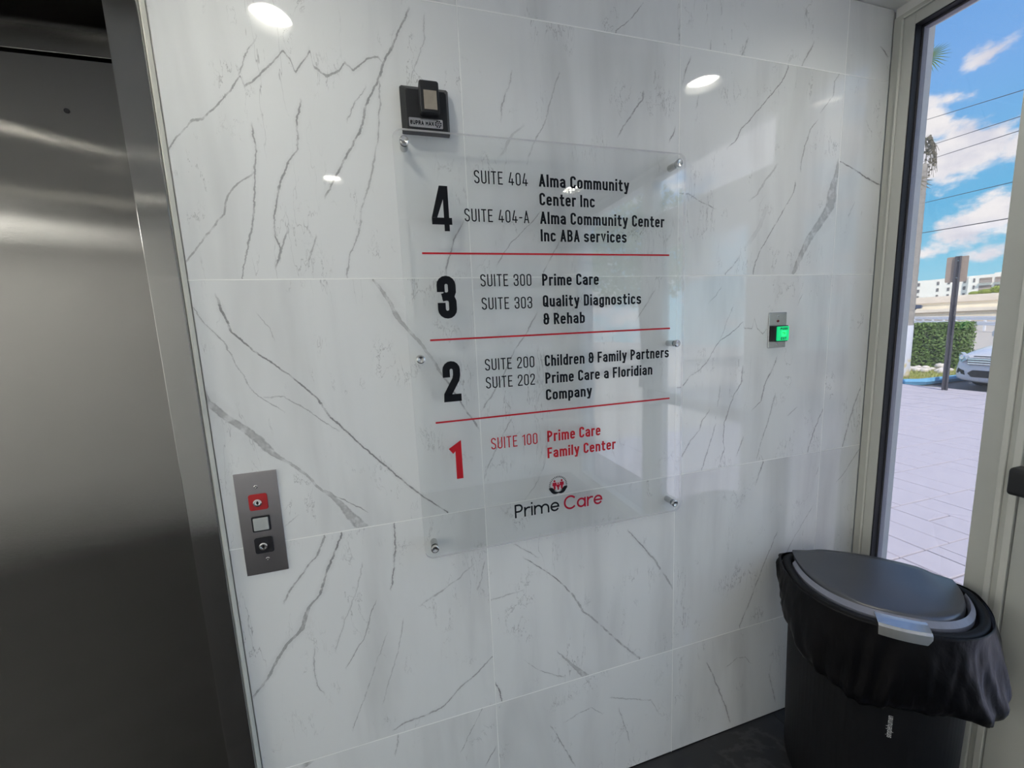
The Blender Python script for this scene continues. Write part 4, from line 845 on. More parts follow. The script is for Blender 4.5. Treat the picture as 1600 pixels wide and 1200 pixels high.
# liner folded over the rim
lm, nt, p = newmat('black_polythene')
co = nt.objco(); wz = nt.noise(nt.mapping(co, scale=(1, 1, .55)), 9, 4, .5, 1.0); w2_ = nt.noise(nt.mapping(co, scale=(1, 1, .35)), 48, 4, .6, .5)
p.inputs['Base Color'].default_value = (.003, .003, .004, 1); p.inputs['Specular IOR Level'].default_value = .16; nt.put(p.inputs['Roughness'], nt.smooth(wz, .3, .7, .34, .5))
nt.put(p.inputs['Normal'], nt.bump(nt.math('ADD', wz, nt.math('MULTIPLY', w2_, .15)), .45, .012))
bm = bmesh.new(); N = 180; base_o = outline(1.0, N=150); n0 = len(base_o)
# arc length resample
per = [0]
for i in range(n0): a_, b2 = base_o[i], base_o[(i+1) % n0]; per.append(per[-1]+math.hypot(a_[0]-b2[0], a_[1]-b2[1]))
def at_len(s):
    s = s % per[-1]
    for i in range(n0):
        if per[i+1] >= s:
            f = (s-per[i])/max(1e-9, per[i+1]-per[i]); a_, b2 = base_o[i], base_o[(i+1) % n0]
            return (a_[0]+(b2[0]-a_[0])*f, a_[1]+(b2[1]-a_[1])*f)
random.seed(3); Rn = 26; grid = []
for i in range(N):
    t, n = at_len(per[-1]*i/N); ang = math.atan2(n-.13, t)
    dx, dn = math.cos(ang), math.sin(ang)
    right = max(0, t/.227); left = max(0, -t/.227); front = max(0, (n-.05)/.24)
    bottom = .425 + .085*left**1.5 + .050*right - .02*math.sin(ang*3+.6) + .008*math.sin(ang*9) + .12*max(0, 1-front*2.2)
    flare = .016 + .050*max(0, right-.35)**1.2*(.4+front) - .008*left
    col = []
    for j in range(Rn+1):
        k = j/Rn; z = .668-(.668-bottom)*k
        off = .004 + flare*(k**1.6) + .012*math.sin(k*PI)*(.6+.4*math.sin(ang*5+1))
        f1 = mnoise.noise(Vector((ang*4.2, k*1.6, 1.3)))*.013*k + mnoise.noise(Vector((ang*15, k*3.2+ang*2, 4.1)))*.005*min(1, k*2.5)
        fold = .0045*math.sin(ang*22+6*k*math.sin(ang*3))*k
        if k > .90: off -= (k-.90)*.10
        off += f1+fold
        off = max(off, .002)
        col.append(bm.verts.new(bw(t+dx*off, max(n+dn*off, -.02), z)))
    grid.append(col)
for i in range(N):
    for j in range(Rn): bm.faces.new((grid[i][j], grid[i][j+1], grid[(i+1) % N][j+1], grid[(i+1) % N][j]))
lin = frombm('bin_liner', bm, lm, smooth=True)
sl = lin.modifiers.new('thickness', 'SOLIDIFY'); sl.thickness = .0012; sl.offset = -1
tag(lin, 'crumpled black plastic bin liner folded down over the rim of the bin', 'trash bag')

# ------------------------------------------------------------------ outside: paved forecourt
GZ = -.05
def pavemat(name, seed):
    m, nt, p = newmat(name); co = nt.mapping(nt.objco(), loc=(seed, -seed, 0))
    a = nt.noise(co, 9, 5, .6); b_ = nt.noise(co, 160, 3, .6)
    k = nt.math('ADD', nt.math('MULTIPLY', a, .6), nt.math('MULTIPLY', b_, .5), clamp=True)
    nt.put(p.inputs['Base Color'], nt.mix(k, (.43, .40, .455, 1), (.63, .585, .645, 1))); p.inputs['Roughness'].default_value = .8
    nt.put(p.inputs['Normal'], nt.bump(k, .5, .006)); return m
pm = [pavemat('paver_stone', s) for s in (1, 5, 9)]
fc = thing('forecourt', 'pale lavender grey stone paving outside the storefront', 'paving', (3, 1, GZ), kind='structure')
def F(o): return place(o, fc)
random.seed(12)
jm = simple('paving_joint', (.17, .165, .20), .9)
F(boxobj('joint_bed', (1.56, 10.0, -3.5, 7.0, GZ-.10, GZ-.012), jm))
meshcache = {}
def paver(x0, x1, y0, y1, i):
    kx, ky = round(x1-x0, 3), round(y1-y0, 3); key = (kx, ky, i % 3)
    if key not in meshcache:
        bm = bmesh.new(); g = .004; vs_ = box(bm, -kx/2+g, kx/2-g, -ky/2+g, ky/2-g, -.03, 0)
        bmesh.ops.bevel(bm, geom=[e for e in bm.edges if e.verts[0].co.z > -.01 and e.verts[1].co.z > -.01], offset=.004, segments=1, affect='EDGES')
        me = bpy.data.meshes.new('paver'); bm.to_mesh(me); bm.free(); me.materials.append(pm[i % 3]); meshcache[key] = me
    o = bpy.data.objects.new('paver', meshcache[key]); C.objects.link(o)
    o.location = ((x0+x1)/2-3, (y0+y1)/2-1, random.uniform(-.0015, .0015)); o.parent = fc
U = .464; cells = []
def splits():
    r_ = random.random()
    if r_ < .22: return [(0, 1, 0, 1)]
    if r_ < .45: return [(0, .5, 0, 1), (.5, 1, 0, 1)]
    if r_ < .62: return [(0, .25, 0, 1), (.25, 1, 0, 1)]
    if r_ < .80: return [(0, .74, 0, 1), (.74, 1, 0, 1)]
    if r_ < .90: return [(0, .5, 0, .5), (0, .5, .5, 1), (.5, 1, 0, 1)]
    return [(0, .5, 0, 1), (.5, 1, 0, .5), (.5, 1, .5, 1)]
cnt = 0; rest = bmesh.new()
for i in range(-3, 16):
    for j in range(-9, 14):
        x0 = 2.94+i*U; y0 = .56+j*U
        if x0 < 1.56 or x0+U > 10.02: continue
        # the strip that the window shows
        yc = (x0-1.39)*.42+.02; near = (-.45 < y0-yc < 1.05*max(.5, x0/5)+.1)
        for (a_, b2, c_, d_) in splits():
            q = (x0+a_*U, x0+b2*U, y0+c_*U, y0+d_*U)
            if near and x0 < 7.2 and cnt < 290: paver(*q, cnt); cnt += 1
            else:
                g = .004; box(rest, q[0]+g, q[1]-g, q[2]+g, q[3]-g, GZ-.03, GZ+random.uniform(-.0015, .0015))
o = F(frombm('paving', rest, pm[0])); o['kind'] = 'stuff'
print('PAVERS', cnt)

def ground(name, label, cat, pts, z, mat, th=.1, kind='structure'):
    bm = bmesh.new(); prism(bm, pts, lambda u, v, d: (u, v, d), z-th, z); return tag(frombm(name, bm, mat), label, cat, kind=kind)
asph = simple('asphalt', (.16, .16, .17), .9, var=.3, scale=90, bump=.2); conc = simple('pale_concrete', (.62, .56, .48), .85, var=.12, scale=3, bump=.1)
sandy = simple('pale_beige_ground', (.55, .50, .44), .9, var=.15, scale=2)  # one even pale beige for the verge
ground('parking_lot', 'grey asphalt car park beyond the paving', 'car park', [(10.0, -12), (17.5, -12), (17.5, 4.6), (10.0, 4.6)], GZ-.06, asph)
ground('verge', 'pale dry ground between the hedge and the highway', 'ground', [(12.6, 4.6), (17.5, 4.6), (17.5, -12), (75, -12), (75, 60), (12.6, 60)], GZ-.065, sandy)
# blue kerb
bm = bmesh.new(); tube(bm, [(9.55, 5.6, GZ+.02), (9.95, 4.75, GZ+.02), (10.35, 4.58, GZ+.02), (12.6, 4.56, GZ+.02)], .075, 6)
tag(frombm('kerb', bm, simple('blue_paint', (.16, .42, .68), .7, var=.2, scale=30)), 'light blue painted kerb curving behind the sign post', 'kerb')
# grass strip and rocks
grassm = simple('dry_grass', (.36, .34, .13), .9, var=.35, scale=25)
ground('planting_bed', 'strip of soil under the hedge', 'soil', [(9.6, 5.6), (10.0, 4.8), (10.4, 4.64), (12.6, 4.62), (17.0, 5.2), (17, 12), (9.6, 12)], GZ+.01, grassm)
bm = bmesh.new(); random.seed(5)
for _ in range(5200):
    x = random.uniform(9.9, 12.9); y = random.uniform(4.75, 7.0)
    if y < 4.75+max(0, 10.4-x)*.9: continue
    a_ = random.uniform(0, 2*PI); h = random.uniform(.03, .09); dx, dy = math.cos(a_)*.008, math.sin(a_)*.008; lx, ly = random.uniform(-.03, .03), random.uniform(-.03, .03)
    vv = [bm.verts.new(c_) for c_ in ((x-dx, y-dy, GZ+.008), (x+dx, y+dy, GZ+.008), (x+lx, y+ly, GZ+h))]; bm.faces.new(vv)
tag(frombm('grass', bm, simple('grass_blades', (.42, .46, .14), .8, var=.4, scale=8)), 'short yellow green grass around the base of the palm', 'grass', kind='stuff')
rockm = simple('white_rock', (.80, .74, .70), .85, var=.15, scale=20, bump=.3)
random.seed(8); rocks = []
def rock(x, y, r, label, group=None):
    bm = bmesh.new(); bmesh.ops.create_icosphere(bm, subdivisions=2, radius=r)
    for v_ in bm.verts: v_.co *= 1+.35*mnoise.noise(v_.co/r*1.1+Vector((x*3, y*3, 0))); v_.co.z *= .75
    o = frombm('rock', bm, rockm, smooth=True); o.location = (x, y, GZ+.02+r*.45); tag(o, label, 'rock', group); return o
rock(13.15, 5.40, .14, 'larger pale rock just left of the sign post, in front of the hedge', 'border rocks')
rock(12.95, 5.62, .13, 'pale rock second left of the sign post, in front of the hedge', 'border rocks')
for i in range(26):
    k = i/25; x = 12.1+.8*(i % 3)/3+random.uniform(-.1, .1); y = 5.15+1.35*k
    rock(x, y, random.uniform(.055, .085), 'small pale rock in the border between palm and hedge', 'border rocks')
# ------------------------------------------------------------------ sign post
view = Vector((.899, .438, 0)).normalized(); side = Vector((view.y, -view.x, 0))     # side points to the right as seen from the lobby
sp = thing('street_sign', 'back of a rectangular sign on a dark steel post at the edge of the paving', 'road sign', (9.63, 3.87, GZ))
def on(px, py):   # local frame (across, up, depth) of the sign
    return None
def lf(o_, u, v, d): return Vector(o_) + side*u + view*d + Vector((0, 0, v))
O_ = (9.63, 3.87, GZ)
postm = simple('dark_galvanised_steel', (.10, .095, .11), .6, .3, var=.2, scale=30)
bm = bmesh.new(); prism(bm, [(-.042, .012), (-.042, -.012), (-.018, -.014), (-.014, .012), (.014, .012), (.018, -.014), (.042, -.012), (.042, .012), (.020, .024), (-.020, .024)], lambda u, v, d: lf(O_, u, d, v), 0.0, 2.44)
place(frombm('post', bm, postm), sp)
bm = bmesh.new(); prism(bm, rrect(-.142, .128, 1.985, 2.435, .02), lambda u, v, d: lf(O_, u, v, d), .026, .029)
place(frombm('sign_plate', bm, simple('bare_sign_back', (.40, .31, .25), .6, .2, var=.12, scale=12), bevel=.0005), sp)
for z in (2.06, 2.36):
    bm = bmesh.new(); lathe(bm, [(0, -.018), (.010, -.018), (.010, -.010)], lf(O_, 0, z, .012), tuple(view), 8)
    place(frombm('bolt', bm, M['silver']), sp)

# ------------------------------------------------------------------ palm tree
pt = thing('palm_tree', 'palm with grey trunk painted white at its foot, left edge of window view', 'palm tree', (10.68, 5.16, GZ))
bm = bmesh.new(); zs = [i*.11 for i in range(42)]
for i, z in enumerate(zs): pass
tube(bm, [(10.68, 5.16, GZ+z) for z in zs], [(.138 if z < 1.2 else .130-.002*(z-1.2)) + (.005 if i % 2 else 0)*(z > 1.2) for i, z in enumerate(zs)], 14)
tm, nt, p = newmat('palm_trunk_bark'); co = nt.objco(); s_ = nt.node('ShaderNodeSeparateXYZ'); nt.put(s_.inputs[0], co)
bk = nt.noise(nt.mapping(co, scale=(1, 1, 4)), 9, 5, .65)
bark = nt.mix(bk, (.20, .185, .17, 1), (.50, .46, .42, 1))
ye = nt.mix(nt.smooth(nt.noise(co, 7, 3), .45, .6), (.74, .76, .84, 1), (.70, .60, .38, 1))
low = nt.mix(nt.smooth(s_.outputs[2], .42, .36), (.74, .76, .84, 1), ye)
nt.put(p.inputs['Base Color'], nt.mix(nt.smooth(s_.outputs[2], 1.15, 1.13), bark, low)); p.inputs['Roughness'].default_value = .9
nt.put(p.inputs['Normal'], nt.bump(bk, .5, .02))
place(frombm('trunk', bm, tm, smooth=True), pt)
greenf = simple('palm_frond_green', (.16, .24, .07), .6, var=.35, scale=6); deadf = simple('dead_frond_brown', (.26, .22, .16), .8, var=.3, scale=8)
random.seed(21); top = Vector((10.68, 5.16, GZ+4.62))
def frond(az_, elv, ln, R, mat, nleaf=26, name='frond', fan=None, droop=.16):
    bm = bmesh.new(); hd = Vector((math.cos(az_), math.sin(az_), 0)); pts = []
    for i in range(6):
        k = i/5; pts.append(top + hd*(ln*k*math.cos(elv)) + Vector((0, 0, ln*k*math.sin(elv) - droop*ln*k*k)))
    tube(bm, pts, [.018-.011*i/5 for i in range(6)], 5)
    e_ = pts[-1]; fwd = fan.normalized() if fan else (pts[-1]-pts[-2]).normalized(); sd = fwd.cross(Vector((0, 0, 1))).normalized(); upv = sd.cross(fwd)
    if fan: sd, upv = upv, sd
    for i in range(nleaf):
        a = (i/(nleaf-1)-.5)*math.radians(230 if not fan else 150); d_ = (fwd*math.cos(a)+sd*math.sin(a)+upv*(.12*math.cos(a*3))).normalized()
        L_ = R*(.72+.28*math.cos(a*.7))*random.uniform(.9, 1.05); wd = .020 if not fan else .010; nrm = d_.cross(upv).normalized()
        q0 = e_; q1 = e_+d_*L_*.5; q2 = e_+d_*L_ + Vector((0, 0, -.10*R*random.uniform(.5, 1.6)))
        v = [bm.verts.new(c_) for c_ in (q0-nrm*.006, q0+nrm*.006, q1+nrm*wd+upv*.010, q1+upv*.004, q1-nrm*wd+upv*.010, q2)]
        bm.faces.new((v[0], v[1], v[3])); bm.faces.new((v[1], v[2], v[3])); bm.faces.new((v[0], v[3], v[4])); bm.faces.new((v[3], v[2], v[5])); bm.faces.new((v[4], v[3], v[5]))
    return place(frombm(name, bm, mat), pt)
la = math.atan2(-side.y, -side.x)       # away from the window view
for i in range(20):
    a_ = la + (i/19-.5)*math.radians(100); e_ = math.radians(62-80*((i*7) % 20)/19)
    frond(a_, e_, random.uniform(.75, 1.0), random.uniform(.5, .7), greenf)
frond(la, math.radians(89), 1.95, .36, greenf, 15, 'frond', side*.95+Vector((0, 0, .12)), .0)
for i in range(10):
    frond(la+(i/9-.5)*2.4, math.radians(-60), random.uniform(.3, .45), random.uniform(.3, .4), deadf, 14, 'dead_frond')
bm = bmesh.new(); random.seed(6)
for i in range(34):                    # dangling seed stalks on the right of the crown
    k = random.random(); s0 = top + side*random.uniform(.02, .14) + view*random.uniform(-.1, .1) + Vector((0, 0, .45-.1*k))
    s1 = s0 + side*random.uniform(.02, .16) + Vector((0, 0, -random.uniform(.25, .8)))
    tube(bm, [s0, (s0+s1)/2+side*.03, s1], .0035, 3, False)
    for q in range(3): c_ = s0.lerp(s1, random.random()); box(bm, c_.x-.013, c_.x+.013, c_.y-.013, c_.y+.013, c_.z-.013, c_.z+.013)
o = place(frombm('seed_stalks', bm, deadf), pt); o['kind'] = 'stuff'

# ------------------------------------------------------------------ clipped hedge
random.seed(31)
hg = thing('hedge', 'clipped dense green hedge behind the palm and the sign post', 'hedge', (12.6, 6.2, GZ))
hp0, hp1 = Vector((12.95, 5.33, 0)), Vector((12.30, 8.6, 0)); hd = (hp1-hp0).normalized(); hn = Vector((hd.y, -hd.x, 0))
if hn.x < 0: hn = -hn
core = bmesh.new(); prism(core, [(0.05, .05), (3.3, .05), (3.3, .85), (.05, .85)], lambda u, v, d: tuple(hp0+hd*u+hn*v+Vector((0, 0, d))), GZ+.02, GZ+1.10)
place(frombm('shaded_core', core, simple('hedge_shadow_green', (.025, .045, .018), .9, var=.4, scale=9)), hg)  # solid block coloured dark for the shade between the leaves
bm = bmesh.new(); cols = bm.loops.layers.color.new('c') if False else None
def leafquad(bm, c_, nrm, r):
    a = nrm.orthogonal().normalized(); b_ = nrm.cross(a); t_ = random.uniform(0, 2*PI); a2 = a*math.cos(t_)+b_*math.sin(t_); b2 = nrm.cross(a2)
    vv = [bm.verts.new(q) for q in (c_-a2*r, c_+b2*r*.45, c_+a2*r, c_-b2*r*.45)]; bm.faces.new(vv)
for i in range(13000):
    f_ = random.random(); u = random.uniform(0, 3.35); zz = random.uniform(.04, 1.16); dd = random.uniform(0, .9)
    if f_ < .55: p_ = hp0+hd*u+hn*random.uniform(-.03, .06); p_.z = GZ+zz; nb = -hn
    elif f_ < .85: p_ = hp0+hd*u+hn*dd; p_.z = GZ+1.12+random.uniform(-.03, .05); nb = Vector((0, 0, 1))
    else: p_ = hp0+hd*random.uniform(-.05, .05)+hn*dd; p_.z = GZ+zz; nb = -hd
    nr = (nb + Vector((random.gauss(0, .6), random.gauss(0, .6), random.gauss(0, .6)))).normalized()
    leafquad(bm, p_, nr, random.uniform(.025, .048))
lo = place(frombm('leaves', bm, simple('hedge_leaf', (.17, .27, .065), .55, var=.6, scale=5)), hg); lo['kind'] = 'stuff'

# ------------------------------------------------------------------ parked car (front towards the building)
car = thing('car', 'white saloon car parked nose in beyond the sign post', 'car', (10.20, 3.33, -.11), rz=math.radians(-7))
carm = simple('white_car_paint', (.62, .64, .70), .25, var=.02, coat=.6); darkm = simple('dark_car_trim', (.012, .013, .015), .4); tyre = simple('tyre_rubber', (.015, .015, .016), .8)
cglass = simple('dark_car_glass', (.10, .14, .18), .05, spec=1.0); lampm = simple('headlamp_lens', (.55, .58, .62), .08, .4, coat=1.0)
def Cr(o): o.parent = car; return o
st_ = [(0.00, .60, .22, .40, .46), (.03, .72, .17, .48, .56), (.10, .81, .15, .56, .66), (.25, .87, .15, .62, .745), (.55, .895, .16, .68, .83), (1.0, .90, .17, .76, .90), (1.25, .90, .17, .80, .94), (2.0, .90, .17, .84, .96), (3.2, .90, .17, .88, .98), (3.9, .90, .17, .90, .99), (4.5, .87, .18, .86, .99), (4.72, .78, .25, .74, .92), (4.80, .68, .35, .60, .70)]
bm = bmesh.new(); R_ = []
for u, w_, zb, zs_, zt in st_:
    half = [(w_*.90, zb), (w_, zb+.08), (w_*1.0, (zb+zs_)/2), (w_*.975, zs_), (w_*.90, zs_+(zt-zs_)*.55), (w_*.66, zs_+(zt-zs_)*.9), (w_*.3, zt), (0, zt+.005)]
    ring = [(u, y, z) for y, z in half] + [(u, -y, z) for y, z in half[::-1][1:]]
    R_.append([bm.verts.new(q) for q in ring])
n = len(R_[0])
for i in range(len(R_)-1):
    for k in range(n): bm.faces.new((R_[i][k], R_[i][(k+1) % n], R_[i+1][(k+1) % n], R_[i+1][k]))
bm.faces.new(R_[0][::-1]); bm.faces.new(R_[-1])
b_o = Cr(frombm('body', bm, carm, smooth=True)); ss = b_o.modifiers.new('sub', 'SUBSURF'); ss.levels = 1; ss.render_levels = 2
bm = bmesh.new(); R_ = []
for u, w_, zb, zt in ((1.12, .74, .90, .92), (1.95, .70, .92, 1.36), (2.3, .62, .92, 1.44), (3.1, .62, .94, 1.44), (3.55, .66, .94, 1.34), (4.2, .72, .96, 1.00)):
    hb = min(.80, w_+.10); R_.append([bm.verts.new(q) for q in ((u, hb, zb), (u, w_, zt-.03), (u, w_*.8, zt), (u, -w_*.8, zt), (u, -w_, zt-.03), (u, -hb, zb))])
for i in range(len(R_)-1):
    for k in range(5): bm.faces.new((R_[i][k], R_[i][k+1], R_[i+1][k+1], R_[i+1][k]))
bm.faces.new(R_[0][::-1]); bm.faces.new(R_[-1]); Cr(frombm('windows', bm, cglass, smooth=False, bevel=.02))
Cr(boxobj('roof', (2.05, 3.3, -.58, .58, 1.425, 1.455), carm, bevel=.012))
for s in (1, -1):
    bm = bmesh.new(); prism(bm, [(1.10, .92), (1.20, .92), (2.05, 1.44), (1.97, 1.44)], lambda u, v, d, s=s: (u, s*d-(.0 if v < 1 else s*.12), v), .74, .80); Cr(frombm('windscreen_pillar', bm, carm))
for s in (1, -1):
    bm = bmesh.new()
    pl = [(.80, .58), (.865, .68), (.80, .715), (.64, .66), (.58, .59), (.68, .53)]
    def hl(u, v, d, s=s):
        x = .01 + max(0, (u-.5)/.36)**2*.24 + (v-.55)*.25
        return (x+d, s*u, v)
    prism(bm, pl if s == 1 else pl, hl, -.045, .06); h_ = Cr(frombm('headlight', bm, lampm, bevel=.01))
    bm = bmesh.new(); lathe(bm, [(0, -.05), (.035, -.052), (.05, -.03)], (.07, s*.68, .635), (1, 0, 0), 14); q = frombm('headlight_reflector', bm, M['chrome']); q.parent = h_
    bm = bmesh.new(); prism(bm, [(.60, .30), (.76, .33), (.73, .42), (.62, .38)], lambda u, v, d, s=s: (.0+max(0, (u-.5)/.35)**2*.12+d, s*u, v), -.012, .06); Cr(frombm('fog_lamp_recess', bm, darkm))
bm = bmesh.new()
for z in (.525, .568, .611): box(bm, -.030, .02, -.555, .555, z-.015, z+.015)
Cr(frombm('grille', bm, M['chrome'], bevel=.004)); Cr(boxobj('grille_opening', (-.018, .04, -.565, .565, .505, .63), darkm))
Cr(boxobj('bonnet_gap', (.02, .055, -.50, .50, .652, .668), darkm))
bm = bmesh.new(); prism(bm, [(-.50, .27), (-.56, .34), (-.48, .40), (.48, .40), (.56, .34), (.50, .27)], lambda u, v, d: (d, u, v), -.012, .05); Cr(frombm('bumper_intake', bm, darkm, bevel=.01))
Cr(boxobj('number_plate_bracket', (-.030, -.008, -.16, .16, .36, .48), darkm, bevel=.004))
for x in (.88, 3.75):
    for s in (1, -1):
        bm = bmesh.new(); lathe(bm, [(.0, -.10), (.19, -.10), (.22, -.115), (.31, -.105), (.325, -.08), (.325, .08), (.31, .10), (0, .10)], (x, s*.80, .325), (0, -s, 0), 26); wh = Cr(frombm('wheel', bm, tyre, smooth=False))
        bm = bmesh.new()
        for k in range(7):
            a = 2*PI*k/7; prism(bm, [(-.022, .03), (.022, .03), (.03, .20), (-.03, .20)], lambda u, v, d, a=a, s=s, x=x: (x+u*math.cos(a)-v*math.sin(a), s*(.915+d), .325+u*math.sin(a)+v*math.cos(a)), -.02, .0)
        q = frombm('rim', bm, M['silver']); q.parent = wh
for s in (1, -1):
    bm = bmesh.new(); prism(bm, rrect(-.11, .11, -.06, .07, .04), lambda u, v, d, s=s: (1.42+d, s*(.98+u), 1.02+v), -.05, .03); Cr(frombm('side_mirror', bm, carm, bevel=.01))

# ------------------------------------------------------------------ highway edge
def rail_pt(k, z): a, b = Vector((52.0, 30.4, 0)), Vector((27.9, 7.05, 0)); p = a.lerp(b, k); p.z = z; return p
gr_ = thing('guard_rail', 'long pale double guard rail along the road behind the hedge', 'guard rail', (38, 17, 0))
whm = simple('pale_galvanised_rail', (.88, .88, .92), .5, .0, var=.06)
rd = (rail_pt(1, 0)-rail_pt(0, 0)).normalized(); rn = Vector((rd.y, -rd.x, 0))
for z in (.74, .40):
    bm = bmesh.new(); prism(bm, [(0, -.13), (.03, -.08), (0, 0), (.03, .08), (0, .13), (-.01, .13), (-.01, -.13)], lambda u, v, d, z=z: tuple(rail_pt(d, z+v)+rn*u), 0, 1); place(frombm('rail_beam', bm, whm), gr_)
for i in range(17):
    bm = bmesh.new(); p_ = rail_pt(i/16, 0); box(bm, p_.x+.05, p_.x+.15, p_.y-.05, p_.y+.05, -.1, .80); place(frombm('post', bm, whm), gr_)
V0 = Vector((52.34, 27.99, 0)); D0 = Vector((.905, .425, 0)); S0 = Vector((.425, -.905, 0))
def far(D, u, z, c_=D0, s_=S0): return Vector((-.19, -1.0, 0)) + c_*D + s_*u + Vector((0, 0, z))
rw = thing('retaining_wall', 'long beige concrete highway wall below the white building', 'wall', tuple(far(60, 0, 0)))
bands = [(-.4, .55, -4.4, (.62, .54, .46)), (.55, .62, -4.5, (.26, .21, .18)), (.62, 1.10, -4.2, (.88, .78, .62)), (1.10, 1.18, -4.35, (.32, .27, .22)), (1.18, 1.48, -4.25, (.86, .78, .66)), (1.48, 2.05, .35, (.90, .80, .64)), (2.05, 2.12, .2, (.55, .48, .40)), (2.12, 2.75, .55, (.82, .73, .62))]
for i, (z0, z1, off, col) in enumerate(bands):
    bm = bmesh.new(); prism(bm, [(off, z0), (6, z0), (6, z1), (off, z1)], lambda u, v, d: tuple(far(60+u-d*.06, d, v)), -42, 42)
    o = place(frombm('concrete_course', bm, simple('wall_band', col, .9, var=.15, scale=1.2)), rw)
# far building
bd = thing('apartment_building', 'long white apartment building with flat roof and balconies far behind the highway', 'building', tuple(far(170, 0, 0)))
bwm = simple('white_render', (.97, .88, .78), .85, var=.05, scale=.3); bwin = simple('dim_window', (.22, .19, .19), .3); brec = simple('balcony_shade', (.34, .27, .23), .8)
def fb(u, v, d): return tuple(far(170+d, u, v))
bm = bmesh.new(); prism(bm, [(-60, 0), (60, 0), (60, 10.0), (-6.5, 10.0), (-6.5, 9.95), (-60, 9.4)], lambda u, v, d: fb(u, v, d), 0, 16); place(frombm('wall', bm, bwm), bd)
bm = bmesh.new(); prism(bm, [(-1.3, 0), (24, 0), (24, 10.6), (3.2, 10.4), (3.2, 10.1), (-1.3, 10.0)], lambda u, v, d: fb(u, v, d), -1.2, 0); place(frombm('projecting_wing', bm, bwm), bd)
def win(u0, u1, z0, z1, dd, mat=bwin, name='window'):
    bm = bmesh.new(); prism(bm, [(u0, z0), (u1, z0), (u1, z1), (u0, z1)], lambda u, v, d: fb(u, v, d), dd-.02, dd+.10); return place(frombm(name, bm, mat), bd)
for zf in (4.6, 6.45, 8.3):
    for u in (-27, -22, -16.6, -11.2, -7.3, -5.2, -2.2): win(u, u+.5, zf, zf+.95, -.08)
    for u in (-.4,): win(u, u+.35, zf, zf+1.0, -1.28)
for zf in (5.9, 7.9):
    for u0, u1 in ((.7, 2.9), (3.4, 5.6), (6.2, 8.4)):
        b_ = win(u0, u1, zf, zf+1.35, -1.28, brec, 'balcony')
        bm = bmesh.new(); prism(bm, [(u0-.1, zf), (u1+.1, zf), (u1+.1, zf+.10), (u0-.1, zf+.10)], lambda u, v, d: fb(u, v, d), -2.0, -1.1)
        for k in range(9):
            uu = u0+(u1-u0)*k/8; prism(bm, [(uu-.03, zf), (uu+.03, zf), (uu+.03, zf+.5), (uu-.03, zf+.5)], lambda u, v, d: fb(u, v, d), -2.0, -1.94)
        prism(bm, [(u0-.1, zf+.5), (u1+.1, zf+.5), (u1+.1, zf+.58), (u0-.1, zf+.58)], lambda u, v, d: fb(u, v, d), -2.0, -1.94)
        q = frombm('balcony_railing', bm, simple('balcony_rail', (.62, .55, .50), .7)); place(q, bd); 
# bushes above the wall
random.seed(77)
def bush(u, z, r, label):
    bm = bmesh.new(); c_ = far(63.5, u, z)
    for i in range(1500):
        d_ = Vector((random.gauss(0, 1), random.gauss(0, 1), random.gauss(0, 1))).normalized(); k = random.uniform(.6, 1.0)
        q = c_+Vector((d_.x*r*k*1.5, d_.y*r*k*1.5, d_.z*r*k*.75)); leafquad(bm, q, (d_+Vector((random.gauss(0, .5), random.gauss(0, .5), random.gauss(0, .5)))).normalized(), r*.13)
    o = frombm('bush', bm, simple('yellow_green_leaf', (.40, .48, .10), .7, var=.35, scale=1.5)); tag(o, label, 'bush', 'bushes above the highway wall')
for u, z, r, l in ((.0, 2.92, .28, 'low yellow green bush above the highway wall, leftmost'), (.75, 3.0, .38, 'middle yellow green bush above the highway wall'), (1.8, 3.15, .58, 'tallest yellow green bush above the highway wall, right'), (3.3, 3.2, .7, 'yellow green bush above the highway wall hidden behind the mullion')): bush(u, z, r, l)
# a small dark car on the highway ramp
dc = thing('car', 'tiny dark blue car on the highway, beside the palm trunk', 'car', tuple(far(57.6, -4.95, 1.485)))
bm = bmesh.new(); prism(bm, [(-1.6, .1), (1.6, .1), (1.65, .45), (1.0, .52), (.6, .85), (-.5, .85), (-1.0, .50), (-1.6, .45)], lambda u, v, d: tuple(S0*u + D0*d + Vector((0, 0, v))), -.7, .7)
b_ = frombm('body', bm, simple('dark_blue_paint', (.06, .08, .14), .3), bevel=.04); b_.parent = dc
for u in (-1.0, 1.0):
    bm = bmesh.new(); lathe(bm, [(0, -.72), (.2, -.72), (.2, .72), (0, .72)], S0*u+Vector((0, 0, .13)), tuple(D0), 12); q = frombm('wheels', bm, tyre); q.parent = dc
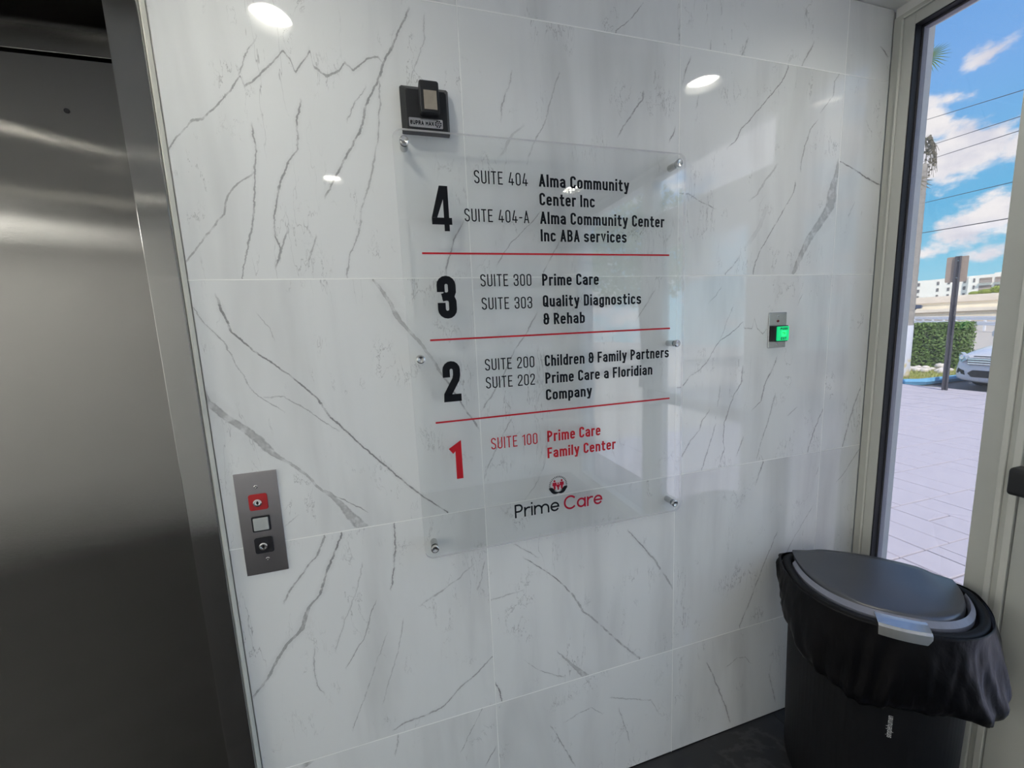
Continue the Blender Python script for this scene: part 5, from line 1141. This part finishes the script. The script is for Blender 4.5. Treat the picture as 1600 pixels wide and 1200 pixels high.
# overhead lines
wm = simple('overhead_cable', (.07, .065, .08), .6)
for i, (a, b) in enumerate((((29.4, 15.74, 12.02), (21.79, 8.64, 8.99)), ((29.75, 15.11, 10.64), (21.82, 8.57, 8.13)), ((29.54, 15.49, 9.84), (21.78, 8.66, 7.64)), ((29.49, 15.58, 7.52), (21.77, 8.67, 5.91)), ((29.48, 15.59, 5.86), (21.84, 8.51, 4.65)))):
    a, b = Vector(a), Vector(b); bm = bmesh.new(); d_ = b-a
    tube(bm, [a-d_*1.4, a-d_*.4, a+d_*.3, b, b+d_*1.2], .020 if i == 4 else .014, 5)
    tag(frombm('power_line', bm, wm), ['highest', 'second highest', 'middle', 'second lowest', 'lowest and thickest'][i] + ' of the overhead cables crossing the sky', 'cable', 'overhead cables')
# small tree on the entrance side (seen as a reflection in the acrylic sign)
ground('side_walk', 'plain pale concrete ground beside the entrance', 'ground', [(1.56, -30), (17.5, -30), (17.5, -12.01), (9.99, -12.01), (9.99, -3.51), (1.56, -3.51)], GZ-.012, conc)
tr = thing('tree', 'small leafy tree outside, seen only as a reflection in the sign', 'tree', (5.4, -7.3, GZ))
bm = bmesh.new(); tube(bm, [(5.4, -7.3, GZ-.011), (5.43, -7.28, .9), (5.38, -7.33, 1.9), (5.45, -7.2, 2.9)], [.10, .08, .07, .04], 8); tube(bm, [(5.39, -7.32, 1.7), (5.9, -7.1, 2.6)], [.05, .03], 6); tube(bm, [(5.40, -7.31, 1.8), (4.9, -7.6, 2.7)], [.05, .03], 6)
place(frombm('trunk', bm, simple('tree_bark', (.20, .15, .11), .9, var=.3)), tr)
random.seed(55); bm = bmesh.new()
for i in range(5200):
    d_ = Vector((random.gauss(0, 1), random.gauss(0, 1), random.gauss(0, 1))).normalized(); k = random.uniform(.35, 1)**.6
    lump = 1+.25*mnoise.noise(d_*2.2)
    leafquad(bm, Vector((5.4, -7.3, 3.1))+Vector((d_.x*1.7, d_.y*1.7, d_.z*1.25))*k*lump, (d_+Vector((random.gauss(0, .6), random.gauss(0, .6), random.gauss(0, .6)))).normalized(), random.uniform(.05, .085))
o = place(frombm('leaves', bm, simple('tree_leaf', (.15, .25, .06), .5, var=.5, scale=3)), tr); o['kind'] = 'stuff'
